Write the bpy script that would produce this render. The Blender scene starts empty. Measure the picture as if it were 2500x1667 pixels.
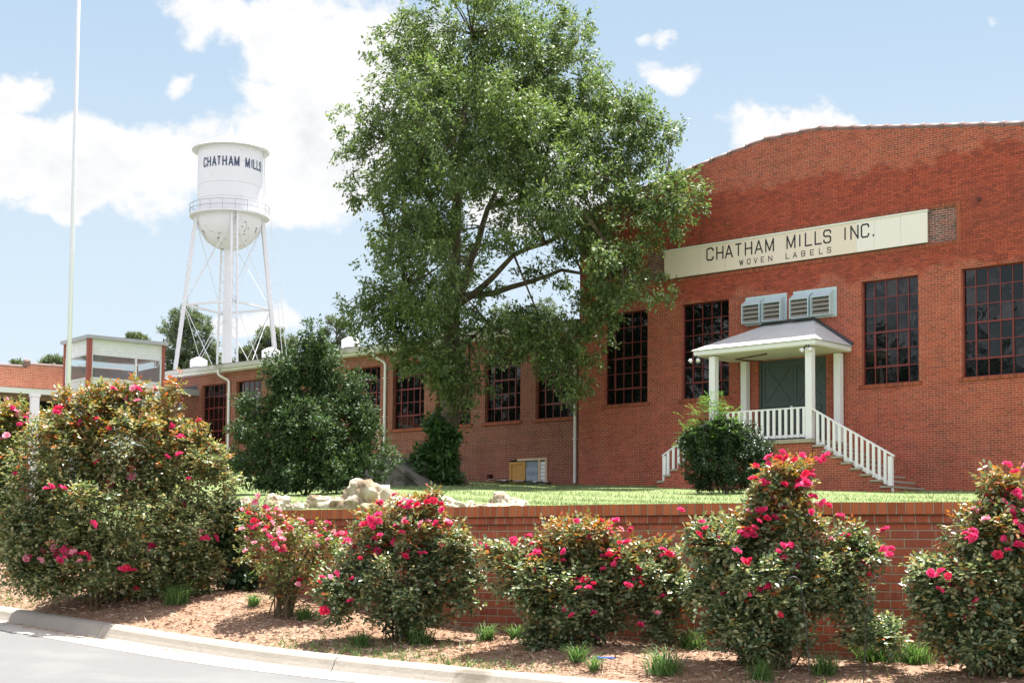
import bpy, math, random
import numpy as np
from mathutils import Vector, Matrix
R = math.radians
rng = np.random.default_rng(7); random.seed(7)
sc = bpy.context.scene
COL = sc.collection
# ------------------------------------------------------------------ camera
F, CYO, PITCH, ROLL = 3790.0, 286.3, R(3.6675), R(-0.44745)
EYE = np.array([0, 0, 1.5])
def cam_axes():
    cp, sp = math.cos(PITCH), math.sin(PITCH)
    rt = np.array([1, 0, 0.]); f = np.array([0, cp, sp]); dn = np.cross(f, rt)
    c, s = math.cos(ROLL), math.sin(ROLL)
    return np.array([c*rt+s*dn, -s*rt+c*dn, f])
CM = cam_axes()
cam_d = bpy.data.cameras.new('camera'); cam = bpy.data.objects.new('camera', cam_d); COL.objects.link(cam)
cam_d.sensor_width = 36; cam_d.lens = F/2500*36; cam_d.shift_y = CYO/2500
cam_d.clip_end = 3000; cam_d.clip_start = .1
rt, dn, fw = CM
cam.matrix_world = Matrix(((rt[0], -dn[0], -fw[0], EYE[0]), (rt[1], -dn[1], -fw[1], EYE[1]), (rt[2], -dn[2], -fw[2], EYE[2]), (0, 0, 0, 1)))
sc.camera = cam
def ray(x, y): return CM.T @ np.array([(x-1250)/F, (y-833.5-CYO)/F, 1.])
def at(x, y, Y):                       # photo point -> place at Y metres ahead
    d = ray(x, y); return EYE + d*Y/d[1]
# ------------------------------------------------------------------ light, exposure
SUN_EL, SUN_AZ = R(75), math.atan2(.62, .78)
sc.view_settings.view_transform = 'Standard'; sc.view_settings.look = 'None'
sc.view_settings.gamma = 1; sc.view_settings.exposure = 1.55
sc.cycles.use_denoising = True
sc.cycles.max_bounces = 8; sc.cycles.transparent_max_bounces = 12
sun_d = bpy.data.lights.new('sun', 'SUN'); sun_d.energy = 5.0; sun_d.angle = R(.5); sun_d.color = (1, .97, .925)
sun = bpy.data.objects.new('sun', sun_d); COL.objects.link(sun)
TOSUN = Vector((math.sin(SUN_AZ)*math.cos(SUN_EL), math.cos(SUN_AZ)*math.cos(SUN_EL), math.sin(SUN_EL)))
sun.rotation_euler = TOSUN.to_track_quat('Z', 'Y').to_euler(); sun.location = (0, 0, 60)

class NT:                               # tiny node helper
    def __init__(s, tree): s.t = tree; s.n = tree.nodes; s.l = tree.links
    def add(s, typ, ins=None, **kw):
        nd = s.n.new(typ)
        for k, v in kw.items(): setattr(nd, k, v)
        for k, v in (ins or {}).items(): s.set(nd, k, v)
        return nd
    def set(s, nd, k, v):
        sock = nd.inputs[k]
        if isinstance(v, bpy.types.NodeSocket): s.l.new(v, sock)
        else: sock.default_value = v
    def m(s, op, a, b=None, c=None, clamp=False):
        nd = s.add('ShaderNodeMath', operation=op, use_clamp=clamp)
        for i, v in enumerate((a, b, c)):
            if v is not None: s.set(nd, i, v)
        return nd.outputs[0]
    def mix(s, f, a, b, typ='MIX'):
        nd = s.add('ShaderNodeMix', data_type='RGBA', blend_type=typ)
        s.set(nd, 0, f)
        for k, v in ((6, a), (7, b)):
            if isinstance(v, tuple) and len(v) == 3: v = (*v, 1)
            s.set(nd, k, v)
        return nd.outputs[2]
    def ramp(s, f, stops, interp='LINEAR'):
        nd = s.add('ShaderNodeValToRGB'); s.set(nd, 0, f); cr = nd.color_ramp; cr.interpolation = interp
        while len(cr.elements) < len(stops): cr.elements.new(.5)
        for e, (p, c) in zip(cr.elements, stops):
            e.position = p; e.color = (*c, 1) if len(c) == 3 else c
        return nd.outputs[0]
    def noise(s, vec, scale, detail=4, rough=.55, out=0):
        nd = s.add('ShaderNodeTexNoise', {'Scale': scale, 'Detail': detail, 'Roughness': rough})
        if vec is not None: s.set(nd, 'Vector', vec)
        return nd.outputs[out]
    def sstep(s, v, a, b, lo=0., hi=1.):
        nd = s.add('ShaderNodeMapRange', interpolation_type='SMOOTHSTEP')
        for k, x in enumerate((v, a, b, lo, hi)): s.set(nd, k, x)
        return nd.outputs[0]

world = bpy.data.worlds.new('World'); sc.world = world; world.use_nodes = True
W = NT(world.node_tree); W.n.clear()
wout = W.add('ShaderNodeOutputWorld'); wbg = W.add('ShaderNodeBackground', {'Strength': .15}); W.l.new(wbg.outputs[0], wout.inputs[0])
sky = W.add('ShaderNodeTexSky', sky_type='NISHITA', sun_disc=False, sun_elevation=SUN_EL, sun_rotation=SUN_AZ, air_density=1.0, dust_density=.6, ozone_density=1.6)
tc = W.add('ShaderNodeTexCoord'); sep = W.add('ShaderNodeSeparateXYZ', {0: tc.outputs['Generated']})
dx, dy, dz = sep.outputs
az = W.m('ARCTAN2', dx, dy); el = W.m('DIVIDE', dz, W.m('SQRT', W.m('ADD', W.m('MULTIPLY', dx, dx), W.m('MULTIPLY', dy, dy))))
CLOUDS = [(60,400,330,120,1),(330,430,260,130,1),(590,410,220,150,1),(800,330,240,240,1),(900,120,260,200,1),(720,110,170,130,.9),(700,10,120,70,.75),(470,45,130,75,.62),
          (408,225,48,55,.75),(30,245,80,60,.9),(650,790,110,50,.85),(1635,140,110,50,.72),(1610,65,55,32,.62),(1960,300,190,85,1.0),(1300,440,250,130,.9),(2435,70,26,32,.5),(150,520,120,45,.6),(2900,300,300,150,.9),(-500,350,400,170,1)]
wv = W.add('ShaderNodeCombineXYZ', {0: az, 1: el, 2: 0.})
n1 = W.noise(wv.outputs[0], 9, 7, .56); n2 = W.noise(wv.outputs[0], 30, 6, .6)
wz = W.add('ShaderNodeTexNoise', {'Vector': wv.outputs[0], 'Scale': 13., 'Detail': 6., 'Roughness': .6}); ws = W.add('ShaderNodeSeparateColor', {0: wz.outputs[1]})
aw = W.m('ADD', az, W.m('MULTIPLY', W.m('SUBTRACT', ws.outputs[0], .5), .085)); ew = W.m('ADD', el, W.m('MULTIPLY', W.m('SUBTRACT', ws.outputs[1], .5), .06))
dens = None
for (cx, cy, rx, ry, wgt) in CLOUDS:
    a0, e0 = math.atan((cx-1250)/F), (1360-cy)/F
    a = W.m('MULTIPLY', W.m('SUBTRACT', aw, a0), F/rx); b = W.m('MULTIPLY', W.m('SUBTRACT', ew, e0), F/ry)
    d = W.m('MULTIPLY', W.m('SUBTRACT', 1.15, W.m('ADD', W.m('MULTIPLY', a, a), W.m('MULTIPLY', b, b))), wgt)
    dens = d if dens is None else W.m('MAXIMUM', dens, d)
front = W.m('MULTIPLY', W.m('GREATER_THAN', dy, 0.), 1.)
dens = W.m('MULTIPLY', W.m('MAXIMUM', dens, -1.), 1.)
# broken cumulus added outside the view, cover raised for fill light
gn = W.noise(tc.outputs['Generated'], 2.6, 8, .55)
far_side = W.sstep(dy, .55, .8, 1., 0.)
gen = W.m('MULTIPLY', W.m('MULTIPLY', W.m('SUBTRACT', gn, .44), 8.), far_side)
dens = W.m('MAXIMUM', dens, W.m('SUBTRACT', gen, W.m('MULTIPLY', W.m('SUBTRACT', 1., far_side), 2.)))
dens = W.m('ADD', dens, W.m('ADD', W.m('MULTIPLY', W.m('SUBTRACT', n1, .5), 2.9), W.m('MULTIPLY', W.m('SUBTRACT', n2, .5), 1.7)))
cmask = W.sstep(dens, .16, .72)
cshade = W.m('MULTIPLY', W.sstep(dens, .5, 1.8), W.sstep(W.noise(wv.outputs[0], 16, 5, .55), .42, .62))
ccol = W.mix(cshade, (2.32, 2.32, 2.33), (1.86, 1.91, 2.0))
ccol = W.mix(far_side, ccol, (3.75, 3.65, 3.95))           # unseen clouds, brightened and tinted as fill for the shaded sides
grad = W.ramp(W.m('MULTIPLY', el, .7), [(0., (1.80, 1.95, 2.06)), (.13, (1.52, 1.78, 1.98)), (.25, (1.17, 1.52, 1.88)), (.6, (.78, 1.08, 1.65)), (1., (.6, .88, 1.5))])
skyc = W.mix(.94, sky.outputs[0], grad)
W.l.new(W.mix(cmask, skyc, ccol), wbg.inputs[0])

# ------------------------------------------------------------------ object helpers
def tag(o, label=None, cat=None, group=None, kind=None):
    for k, v in (('label', label), ('category', cat), ('group', group), ('kind', kind)):
        if v: o[k] = v
    return o
def thing(name, label, cat, loc=(0, 0, 0), rz=0., group=None):
    o = bpy.data.objects.new(name, None); COL.objects.link(o); o.location = loc; o.rotation_euler = (0, 0, rz)
    o.empty_display_size = .2
    return tag(o, label, cat, group)
def link(name, me, mat=None, parent=None):
    o = bpy.data.objects.new(name, me); COL.objects.link(o)
    if mat and not me.materials: me.materials.append(mat)
    if parent: o.parent = parent
    return o
class MB:
    def __init__(s): s.v = []; s.f = []; s.uvs = None
    def quad(s, *p):
        i = len(s.v); s.v += [tuple(map(float, q)) for q in p]; s.f.append(tuple(range(i, i+len(p))))
    def box(s, x0, x1, y0, y1, z0, z1):
        x0, x1 = min(x0, x1), max(x0, x1); y0, y1 = min(y0, y1), max(y0, y1); z0, z1 = min(z0, z1), max(z0, z1)
        i = len(s.v); s.v += [(x0,y0,z0),(x1,y0,z0),(x1,y1,z0),(x0,y1,z0),(x0,y0,z1),(x1,y0,z1),(x1,y1,z1),(x0,y1,z1)]
        s.f += [tuple(i+k for k in q) for q in ((0,3,2,1),(4,5,6,7),(0,1,5,4),(1,2,6,5),(2,3,7,6),(3,0,4,7))]
    def bar(s, p0, p1, w, h=None, up=(0, 0, 1)):     # rectangular bar between two points
        h = h or w; p0, p1 = Vector(p0), Vector(p1); d = (p1-p0).normalized(); upv = Vector(up)
        sx = d.cross(upv)
        if sx.length < 1e-4: sx = d.cross(Vector((0, 1, 0)))
        sx.normalize(); sz = sx.cross(d); i = len(s.v)
        for p in (p0, p1):
            for a, b in ((-1,-1),(1,-1),(1,1),(-1,1)): s.v.append(tuple(p+sx*a*w/2+sz*b*h/2))
        s.f += [tuple(i+k for k in q) for q in ((3,2,1,0),(4,5,6,7),(0,1,5,4),(1,2,6,5),(2,3,7,6),(3,0,4,7))]
    def tube(s, pts, rad, n=8, cap=True):
        pts = [Vector(p) for p in pts]; rad = rad if hasattr(rad, '__len__') else [rad]*len(pts)
        i0 = len(s.v); ref = None
        for k, p in enumerate(pts):
            d = (pts[min(k+1, len(pts)-1)]-pts[max(k-1, 0)]).normalized()
            if ref is None: ref = d.orthogonal().normalized()
            a = (ref-d*ref.dot(d)).normalized(); ref = a; b = d.cross(a)
            for j in range(n):
                t = 2*math.pi*j/n; s.v.append(tuple(p+(a*math.cos(t)+b*math.sin(t))*rad[k]))
        for k in range(len(pts)-1):
            for j in range(n):
                q = (j+1) % n; s.f.append((i0+k*n+j, i0+k*n+q, i0+(k+1)*n+q, i0+(k+1)*n+j))
        if cap:
            s.f.append(tuple(i0+j for j in reversed(range(n)))); e = i0+(len(pts)-1)*n; s.f.append(tuple(e+j for j in range(n)))
    def lathe(s, prof, n=32, c=(0, 0), closed=False):
        i0 = len(s.v)
        for r, z in prof:
            for j in range(n):
                t = 2*math.pi*j/n; s.v.append((c[0]+r*math.cos(t), c[1]+r*math.sin(t), z))
        K = len(prof)
        for k in range(K if closed else K-1):
            k2 = (k+1) % K
            for j in range(n):
                q = (j+1) % n; s.f.append((i0+k*n+j, i0+k*n+q, i0+k2*n+q, i0+k2*n+j))
    def prism(s, poly, y0, y1):       # polygon in x,z extruded along y
        i = len(s.v); n = len(poly)
        for y in (y0, y1): s.v += [(p[0], y, p[1]) for p in poly]
        s.f.append(tuple(range(i, i+n))); s.f.append(tuple(reversed(range(i+n, i+2*n))))
        for k in range(n):
            q = (k+1) % n; s.f.append((i+k, i+n+k, i+n+q, i+q))
    def build(s, name, mat, parent=None, smooth=False, bevel=0, uv=True):
        me = bpy.data.meshes.new(name); me.from_pydata(s.v, [], s.f); me.update()
        if uv: boxuv(me)
        if smooth: me.polygons.foreach_set('use_smooth', [True]*len(me.polygons))
        o = link(name, me, mat, parent)
        if bevel:
            b = o.modifiers.new('bevel', 'BEVEL'); b.width = bevel; b.segments = 2; b.limit_method = 'ANGLE'
        return o
def boxuv(me):
    n = len(me.loops); co = np.empty(len(me.vertices)*3); me.vertices.foreach_get('co', co); co = co.reshape(-1, 3)
    vi = np.empty(n, np.int32); me.loops.foreach_get('vertex_index', vi)
    nor = np.empty(len(me.polygons)*3); me.polygons.foreach_get('normal', nor); nor = np.abs(nor.reshape(-1, 3))
    tot = np.empty(len(me.polygons), np.int32); me.polygons.foreach_get('loop_total', tot)
    ln = np.repeat(nor, tot, axis=0); c = co[vi]; uv = np.empty((n, 2))
    ax = ln.argmax(1); uv[:] = c[:, [0, 2]]
    k = ax == 0; uv[k] = c[k][:, [1, 2]]
    k = ax == 2; uv[k] = c[k][:, [0, 1]]
    me.uv_layers.new(name='UVMap').data.foreach_set('uv', uv.ravel())
def fast_mesh(name, verts, faces, tone=None):   # uniform face size, numpy
    verts = np.asarray(verts, np.float32); faces = np.asarray(faces, np.int32); k = faces.shape[1]
    me = bpy.data.meshes.new(name); me.vertices.add(len(verts)); me.vertices.foreach_set('co', verts.ravel())
    me.loops.add(faces.size); me.loops.foreach_set('vertex_index', faces.ravel())
    me.polygons.add(len(faces)); me.polygons.foreach_set('loop_start', np.arange(len(faces), dtype=np.int32)*k)
    me.polygons.foreach_set('loop_total', np.full(len(faces), k, np.int32))
    me.update(calc_edges=True)
    if tone is not None:
        a = me.attributes.new('tone', 'FLOAT', 'POINT'); a.data.foreach_set('value', np.asarray(tone, np.float32))
    return me

# ------------------------------------------------------------------ materials
MATS = {}
def new_mat(name):
    m = bpy.data.materials.new(name); m.use_nodes = True; t = NT(m.node_tree); t.n.clear()
    out = t.add('ShaderNodeOutputMaterial'); p = t.add('ShaderNodeBsdfPrincipled'); t.l.new(p.outputs[0], out.inputs[0])
    MATS[name] = m; return m, t, p, out
def simple(name, col, rough=.6, metal=0., var=.15, scale=6., bump=0., spec=.5, stain=None):
    m, t, p, o = new_mat(name); g = t.add('ShaderNodeTexCoord').outputs['Object']
    nz = t.noise(g, scale, 6, .6)
    c = t.mix(nz, tuple(x*(1-var) for x in col), tuple(min(1, x*(1+var)) for x in col))
    if stain:
        n3 = t.noise(g, stain[1], 7, .65); c = t.mix(t.sstep(n3, stain[2], stain[2]+.12), c, stain[0])
    t.set(p, 'Base Color', c); p.inputs['Roughness'].default_value = rough; p.inputs['Metallic'].default_value = metal
    p.inputs['Specular IOR Level'].default_value = spec
    if bump:
        b = t.add('ShaderNodeBump', {'Strength': bump, 'Distance': .01, 'Height': t.noise(g, scale*6, 5, .6)}); t.l.new(b.outputs[0], p.inputs['Normal'])
    return m
def brick(name, stops, mort, bw=.2032, rh=.0677, ms=.0055, header=0, zone=None, stain=.25, mort2=None, streak=0., bumpd=.006, phase=0.):
    m, t, p, o = new_mat(name)
    uv = t.add('ShaderNodeUVMap').outputs[0]; s = t.add('ShaderNodeSeparateXYZ', {0: uv}); U, V = s.outputs[0], s.outputs[1]
    row = t.m('FLOOR', t.m('DIVIDE', V, rh))
    obj = t.add('ShaderNodeTexCoord').outputs['Object']
    if header:
        hm = t.m('LESS_THAN', t.m('FLOORED_MODULO', row, float(header)), .5)
        w = t.m('SUBTRACT', bw, t.m('MULTIPLY', hm, bw/2))
    else: w = bw
    jit = t.add('ShaderNodeTexWhiteNoise', {1: row}, noise_dimensions='1D').outputs[0]
    ucol = t.m('ADD', t.m('DIVIDE', U, w), t.m('ADD', t.m('MULTIPLY', t.m('FLOORED_MODULO', row, 2.), .5), t.m('MULTIPLY', jit, .12)))
    colid = t.m('FLOOR', ucol)
    fu = t.m('MULTIPLY', t.m('ABSOLUTE', t.m('SUBTRACT', t.m('FRACT', ucol), .5)), w)
    fv = t.m('MULTIPLY', t.m('ABSOLUTE', t.m('SUBTRACT', t.m('FRACT', t.m('DIVIDE', V, rh)), .5)), rh)
    wob = t.m('MULTIPLY', t.m('SUBTRACT', t.noise(obj, 14., 3), .5), .004)
    eu = t.m('SUBTRACT', t.m('MULTIPLY', w, .5), fu); ev = t.m('SUBTRACT', rh/2, fv)
    edge = t.m('ADD', t.m('MINIMUM', eu, ev), wob)
    fac = t.sstep(edge, ms-.0022, ms+.0022)        # 1 on the brick
    idv = t.add('ShaderNodeCombineXYZ', {0: colid, 1: row, 2: 0.}).outputs[0]
    wn = t.add('ShaderNodeTexWhiteNoise', {0: idv}, noise_dimensions='2D').outputs[0]
    bc = t.ramp(wn, stops)
    fine = t.noise(obj, 60., 4, .6); bc = t.mix(t.m('MULTIPLY', fine, .5), bc, t.mix(.5, bc, (.5, .22, .12)))
    big = t.noise(obj, .35, 5, .6); bc = t.mix(t.sstep(big, .45, .75, 0., stain), bc, t.mix(.6, bc, (.12, .05, .035)))
    wv_ = t.add('ShaderNodeMapping', {0: obj, 3: (1.7, 1.7, .16)}).outputs[0]       # rain wash, long and faint
    wash = t.noise(wv_, 1., 5, .62); bc = t.mix(t.sstep(wash, .5, .78, 0., stain*.9), bc, t.mix(.55, bc, (.10, .04, .035)))
    bc = t.mix(t.sstep(wash, .5, .25, 0., stain*.5), bc, t.mix(.35, bc, (.70, .26, .17)))
    if streak:
        sv = t.add('ShaderNodeMapping', {0: obj, 3: (14., 14., 1.2)}).outputs[0]
        bc = t.mix(t.sstep(t.noise(sv, 3., 5, .65), .52, .8, 0., streak), bc, (.55, .33, .25))
    mc = mort if isinstance(mort, bpy.types.NodeSocket) else (*mort, 1)
    if mort2:      # some bands were repointed in a darker mortar
        q = t.m('ADD', t.m('MULTIPLY', t.m('SUBTRACT', t.noise(obj, .55, 4, .6), .5), 2.6), V)
        band = t.m('MULTIPLY', t.sstep(q, zone[0]-.15, zone[0]+.15), t.sstep(q, zone[1]-.12, zone[1]+.12, 1., 0.))
        mc = t.mix(band, (*mort, 1), (*mort2, 1))
    mvar = t.noise(obj, 1.6, 4, .6); mc = t.mix(t.sstep(mvar, .4, .7, 0., .55), mc, t.mix(.75, mc, (.2, .1, .065)))
    t.set(p, 'Base Color', t.mix(fac, mc, bc)); p.inputs['Roughness'].default_value = .85; p.inputs['Specular IOR Level'].default_value = .25
    hgt = t.m('ADD', fac, t.m('MULTIPLY', fine, .25))
    b = t.add('ShaderNodeBump', {'Strength': .9, 'Distance': bumpd, 'Height': hgt}); t.l.new(b.outputs[0], p.inputs['Normal'])
    return m
def leafmat(name, stops, rough=.38, trans=.3, spec=.5, tonemix=None):
    m, t, p, out = new_mat(name)
    ri = t.add('ShaderNodeNewGeometry').outputs['Random Per Island']
    c = t.ramp(ri, stops)
    if tonemix:
        tn = t.add('ShaderNodeAttribute', attribute_name='tone').outputs['Fac']
        c2 = t.ramp(ri, tonemix); c = t.mix(t.sstep(tn, .35, .85), c, c2)
    t.set(p, 'Base Color', c); p.inputs['Roughness'].default_value = rough; p.inputs['Specular IOR Level'].default_value = spec
    tr = t.add('ShaderNodeBsdfTranslucent'); t.set(tr, 'Color', t.mix(.5, c, t.mix(1., c, (1.4, 1.5, .5), 'MULTIPLY')))
    mx = t.add('ShaderNodeMixShader', {0: trans}); t.l.new(p.outputs[0], mx.inputs[1]); t.l.new(tr.outputs[0], mx.inputs[2]); t.l.new(mx.outputs[0], out.inputs[0])
    return m
BR_MAIN = brick('main_brick', [(0,(.24,.040,.028)),(.2,(.31,.049,.031)),(.5,(.39,.062,.036)),(.8,(.47,.082,.044)),(1,(.33,.050,.040))], (.58,.40,.29), header=6, zone=(6.5,9.75), mort2=(.075,.027,.022), ms=.0046, stain=.5)
BR_LOW = brick('low_brick', [(0,(.11,.028,.028)),(.3,(.19,.042,.036)),(.6,(.25,.056,.043)),(1,(.19,.039,.038))], (.56,.41,.29), header=6, ms=.0052, stain=.5)  # dark purplish brick, darkened further to carry tree and eave shade
BR_WALL = brick('retaining_brick', [(0,(.24,.055,.03)),(.4,(.33,.078,.038)),(.8,(.40,.10,.048)),(1,(.29,.066,.036))], (.40,.29,.20), bw=.2045, rh=.0669, ms=.0058, streak=.65, stain=.35, bumpd=.012)
BR_HEAD = brick('header_brick', [(0,(.24,.055,.03)),(.5,(.34,.082,.04)),(1,(.40,.10,.048))], (.40,.29,.20), bw=.102, rh=.0669, ms=.0055, streak=.65, bumpd=.012)
BR_CAP = brick('rowlock_brick', [(0,(.30,.075,.025)),(.5,(.40,.11,.035)),(1,(.46,.14,.05))], (.40,.32,.22), bw=.0686, rh=4., ms=.0042, streak=.15, bumpd=.012)
BR_SOLD = brick('soldier_brick', [(0,(.20,.05,.03)),(.5,(.32,.075,.04)),(1,(.40,.10,.05))], (.14,.06,.04), bw=.0686, rh=4., ms=.005)
BR_LEFT = brick('orange_brick', [(0,(.36,.10,.06)),(.5,(.46,.14,.075)),(1,(.52,.17,.10))], (.62,.42,.30), header=6, ms=.006)
WHITE = simple('white_paint', (.83,.83,.83), .5, var=.04, scale=3, stain=((.55,.53,.49), 2.2, .68))
CREAM = simple('cream_paint', (.80,.68,.57), .55, var=.03, scale=1.5)
CREAM2 = simple('pale_cream_paint', (.86,.79,.74), .55, var=.03, scale=1.5)
BLACK = simple('black_paint', (.012,.012,.014), .5)
NAVY = simple('navy_paint', (.05,.07,.14), .55, var=.25)
REDFR = simple('red_window_frame', (.16,.025,.022), .5, var=.3, scale=9)
CONC = simple('concrete', (.34,.305,.255), .85, var=.2, scale=5, bump=.4, stain=((.20,.17,.13), 1.7, .55))
CONCD = simple('mossy_concrete', (.16,.145,.12), .95, var=.35, scale=4, bump=.6, stain=((.05,.05,.035), 1.2, .5))
STEPC = simple('step_concrete', (.36,.32,.24), .9, var=.3, scale=8, bump=.4)
DOORG = simple('grey_green_paint', (.06,.085,.082), .55, var=.2, scale=5)
LOUV = simple('pale_blue_paint', (.50,.61,.64), .55, var=.15, scale=6, stain=((.2,.2,.17), 5, .62))
LOUVB = simple('weathered_louver', (.33,.30,.27), .8, var=.5, scale=18)
DARKIN = simple('dark_space', (.012,.012,.012), .9)
GREYM = simple('grey_metal', (.45,.46,.48), .45, metal=.3, var=.08)
DKMET = simple('dark_metal', (.05,.05,.055), .6)
RUSTP = simple('rust_pipe', (.09,.03,.02), .8)
TERRA = simple('terracotta_coping', (.20,.12,.10), .6, var=.3, scale=5)
REDST = simple('red_steel', (.34,.09,.065), .5, var=.15)
PLY = simple('plywood', (.52,.28,.07), .7, var=.3, scale=7)
WOODL = simple('pale_timber', (.62,.48,.32), .75, var=.2, scale=9)
BARK = None
def barkmat():
    m, t, p, o = new_mat('bark'); g = t.add('ShaderNodeTexCoord').outputs['Object']
    mp = t.add('ShaderNodeMapping', {0: g, 3: (9, 9, 1.6)}).outputs[0]; nz = t.noise(mp, 2.4, 6, .65)
    t.set(p, 'Base Color', t.ramp(nz, [(.25,(.045,.032,.022)),(.5,(.15,.115,.08)),(.75,(.30,.25,.19))])); p.inputs['Roughness'].default_value = .95
    b = t.add('ShaderNodeBump', {'Strength': 1., 'Distance': .05, 'Height': nz}); t.l.new(b.outputs[0], p.inputs['Normal']); return m
BARK = barkmat()
STEM = simple('rose_stem', (.10,.075,.035), .8, var=.4, scale=20)
def glassdark():
    m, t, p, o = new_mat('dark_window_glass'); g = t.add('ShaderNodeTexCoord').outputs['Object']
    p.inputs['Base Color'].default_value = (.004,.005,.005,1); p.inputs['Roughness'].default_value = .03; p.inputs['Specular IOR Level'].default_value = .46
    b = t.add('ShaderNodeBump', {'Strength': .12, 'Distance': .02, 'Height': t.noise(g, 2.2, 2)}); t.l.new(b.outputs[0], p.inputs['Normal']); return m
GLASS = glassdark()
def glassclear():
    m, t, p, out = new_mat('lobby_glass')
    gl = t.add('ShaderNodeBsdfGlossy', {'Color': (.9,.95,.95,1), 'Roughness': .02}); tr = t.add('ShaderNodeBsdfTransparent', {'Color': (.72,.80,.79,1)})
    lw = t.add('ShaderNodeLayerWeight', {'Blend': .35}); mx = t.add('ShaderNodeMixShader', {0: t.m('ADD', .16, t.m('MULTIPLY', lw.outputs[0], .7), clamp=True)})
    t.l.new(tr.outputs[0], mx.inputs[1]); t.l.new(gl.outputs[0], mx.inputs[2]); t.l.new(mx.outputs[0], out.inputs[0]); return m
CLEAR = glassclear()
def corrug(name, col, axis, freq, rough=.4, metal=.0, stain=None, bs=.3):
    m, t, p, o = new_mat(name); g = t.add('ShaderNodeTexCoord').outputs['Object']; s = t.add('ShaderNodeSeparateXYZ', {0: g})
    h = t.m('SINE', t.m('MULTIPLY', s.outputs[axis], 2*math.pi*freq)); nz = t.noise(g, 4., 5)
    c = t.mix(nz, tuple(x*.8 for x in col), tuple(x*1.1 for x in col))
    if stain: c = t.mix(t.sstep(t.noise(g, 1.5, 6, .65), .58, .72), c, stain)
    t.set(p, 'Base Color', c); p.inputs['Roughness'].default_value = rough; p.inputs['Metallic'].default_value = metal
    b = t.add('ShaderNodeBump', {'Strength': bs, 'Distance': .02, 'Height': h}); t.l.new(b.outputs[0], p.inputs['Normal']); return m
SIDING = corrug('white_corrugated_siding', (.80,.81,.83), 2, 8, bs=.22)
ROOFM = corrug('galvanised_roof', (.66,.66,.64), 0, 5, .5, .0, (.52,.52,.51), .35)
def towerpaint():
    m, t, p, o = new_mat('tower_paint'); g = t.add('ShaderNodeTexCoord').outputs['Object']; s = t.add('ShaderNodeSeparateXYZ', {0: g}); z = s.outputs[2]
    nz = t.noise(g, .5, 5); c = t.mix(nz, (.78,.78,.80), (.85,.85,.86))
    rust = t.noise(g, 2.3, 6, .72); lowz = t.sstep(z, 30.2, 27.5)
    thr = t.m('SUBTRACT', .665, t.m('MULTIPLY', lowz, .11)); r = t.sstep(t.m('SUBTRACT', rust, thr), 0., .02)
    patch = t.sstep(t.noise(g, .42, 2), .40, .56); r = t.m('MULTIPLY', r, patch)
    c = t.mix(r, c, (.06,.04,.035))
    for zz in (32.4, 34.5, 31.0):   # plate seams
        c = t.mix(t.m('MULTIPLY', t.sstep(t.m('ABSOLUTE', t.m('SUBTRACT', z, zz)), .0, .05, 1., 0.), .6), c, (.42,.42,.42))
    t.set(p, 'Base Color', c); p.inputs['Roughness'].default_value = .45; return m
TOWERP = towerpaint()
WHITEM = simple('white_metal', (.82,.82,.84), .45, var=.05)
def rockmat():
    m, t, p, o = new_mat('boulder_stone'); g = t.add('ShaderNodeTexCoord').outputs['Object']; nz = t.noise(g, 3.2, 8, .62)
    c = t.ramp(nz, [(.28,(.07,.05,.03)),(.42,(.24,.17,.10)),(.52,(.46,.40,.30)),(.64,(.58,.53,.43)),(.8,(.46,.34,.20))])
    vg = t.noise(g, 1.1, 4); c = t.mix(t.sstep(vg, .52, .7, 0., .6), c, (.50,.30,.16))
    t.set(p, 'Base Color', c); p.inputs['Roughness'].default_value = .9
    b = t.add('ShaderNodeBump', {'Strength': .9, 'Distance': .06, 'Height': t.noise(g, 6., 8, .65)}); t.l.new(b.outputs[0], p.inputs['Normal']); return m
ROCK = rockmat()
def groundmat(name, stops, scale, bump=.5, dist=.03, second=None, rough=.95):
    m, t, p, o = new_mat(name); g = t.add('ShaderNodeTexCoord').outputs['Object']; nz = t.noise(g, scale, 8, .68)
    c = t.ramp(nz, stops)
    if second: c = t.mix(t.sstep(t.noise(g, second[1], 5, .6), second[2], second[3]), c, second[0])
    t.set(p, 'Base Color', c); p.inputs['Roughness'].default_value = rough; p.inputs['Specular IOR Level'].default_value = .2
    b = t.add('ShaderNodeBump', {'Strength': bump, 'Distance': dist, 'Height': nz}); t.l.new(b.outputs[0], p.inputs['Normal']); return m
ASPH = groundmat('asphalt', [(.2,(.095,.095,.094)),(.5,(.145,.143,.14)),(.8,(.195,.19,.184))], 120, .3, .006, ((.17,.168,.162,1), 1.3, .45, .7))
MULCH = groundmat('mulch', [(.2,(.11,.06,.04)),(.5,(.31,.20,.135)),(.8,(.48,.35,.255))], 38, .8, .03, ((.30,.18,.11,1), 1.6, .4, .7))
LAWNM = groundmat('lawn_soil', [(.2,(.09,.13,.045)),(.5,(.17,.22,.085)),(.8,(.25,.28,.13))], 26, .7, .03, ((.20,.21,.09,1), .9, .45, .75))
EARTH = groundmat('bare_earth', [(.2,(.07,.08,.05)),(.8,(.14,.135,.10))], 4, .3, .05)
L_OAK = leafmat('oak_leaf', [(0,(.062,.11,.038)),(.4,(.112,.172,.058)),(.75,(.17,.232,.08)),(1,(.26,.30,.115))], .5, .38, .5)
L_HOLLY = leafmat('holly_leaf', [(0,(.024,.052,.020)),(.5,(.050,.092,.032)),(1,(.10,.15,.05))], .58, .24, .35)
L_BOX = leafmat('boxwood_leaf', [(0,(.013,.032,.012)),(.6,(.028,.056,.02)),(1,(.06,.10,.034))], .42, .14, .5)
L_VINE = leafmat('laurel_leaf', [(0,(.03,.08,.02)),(.6,(.055,.13,.03)),(1,(.10,.19,.05))], .34, .3, .5)
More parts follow.
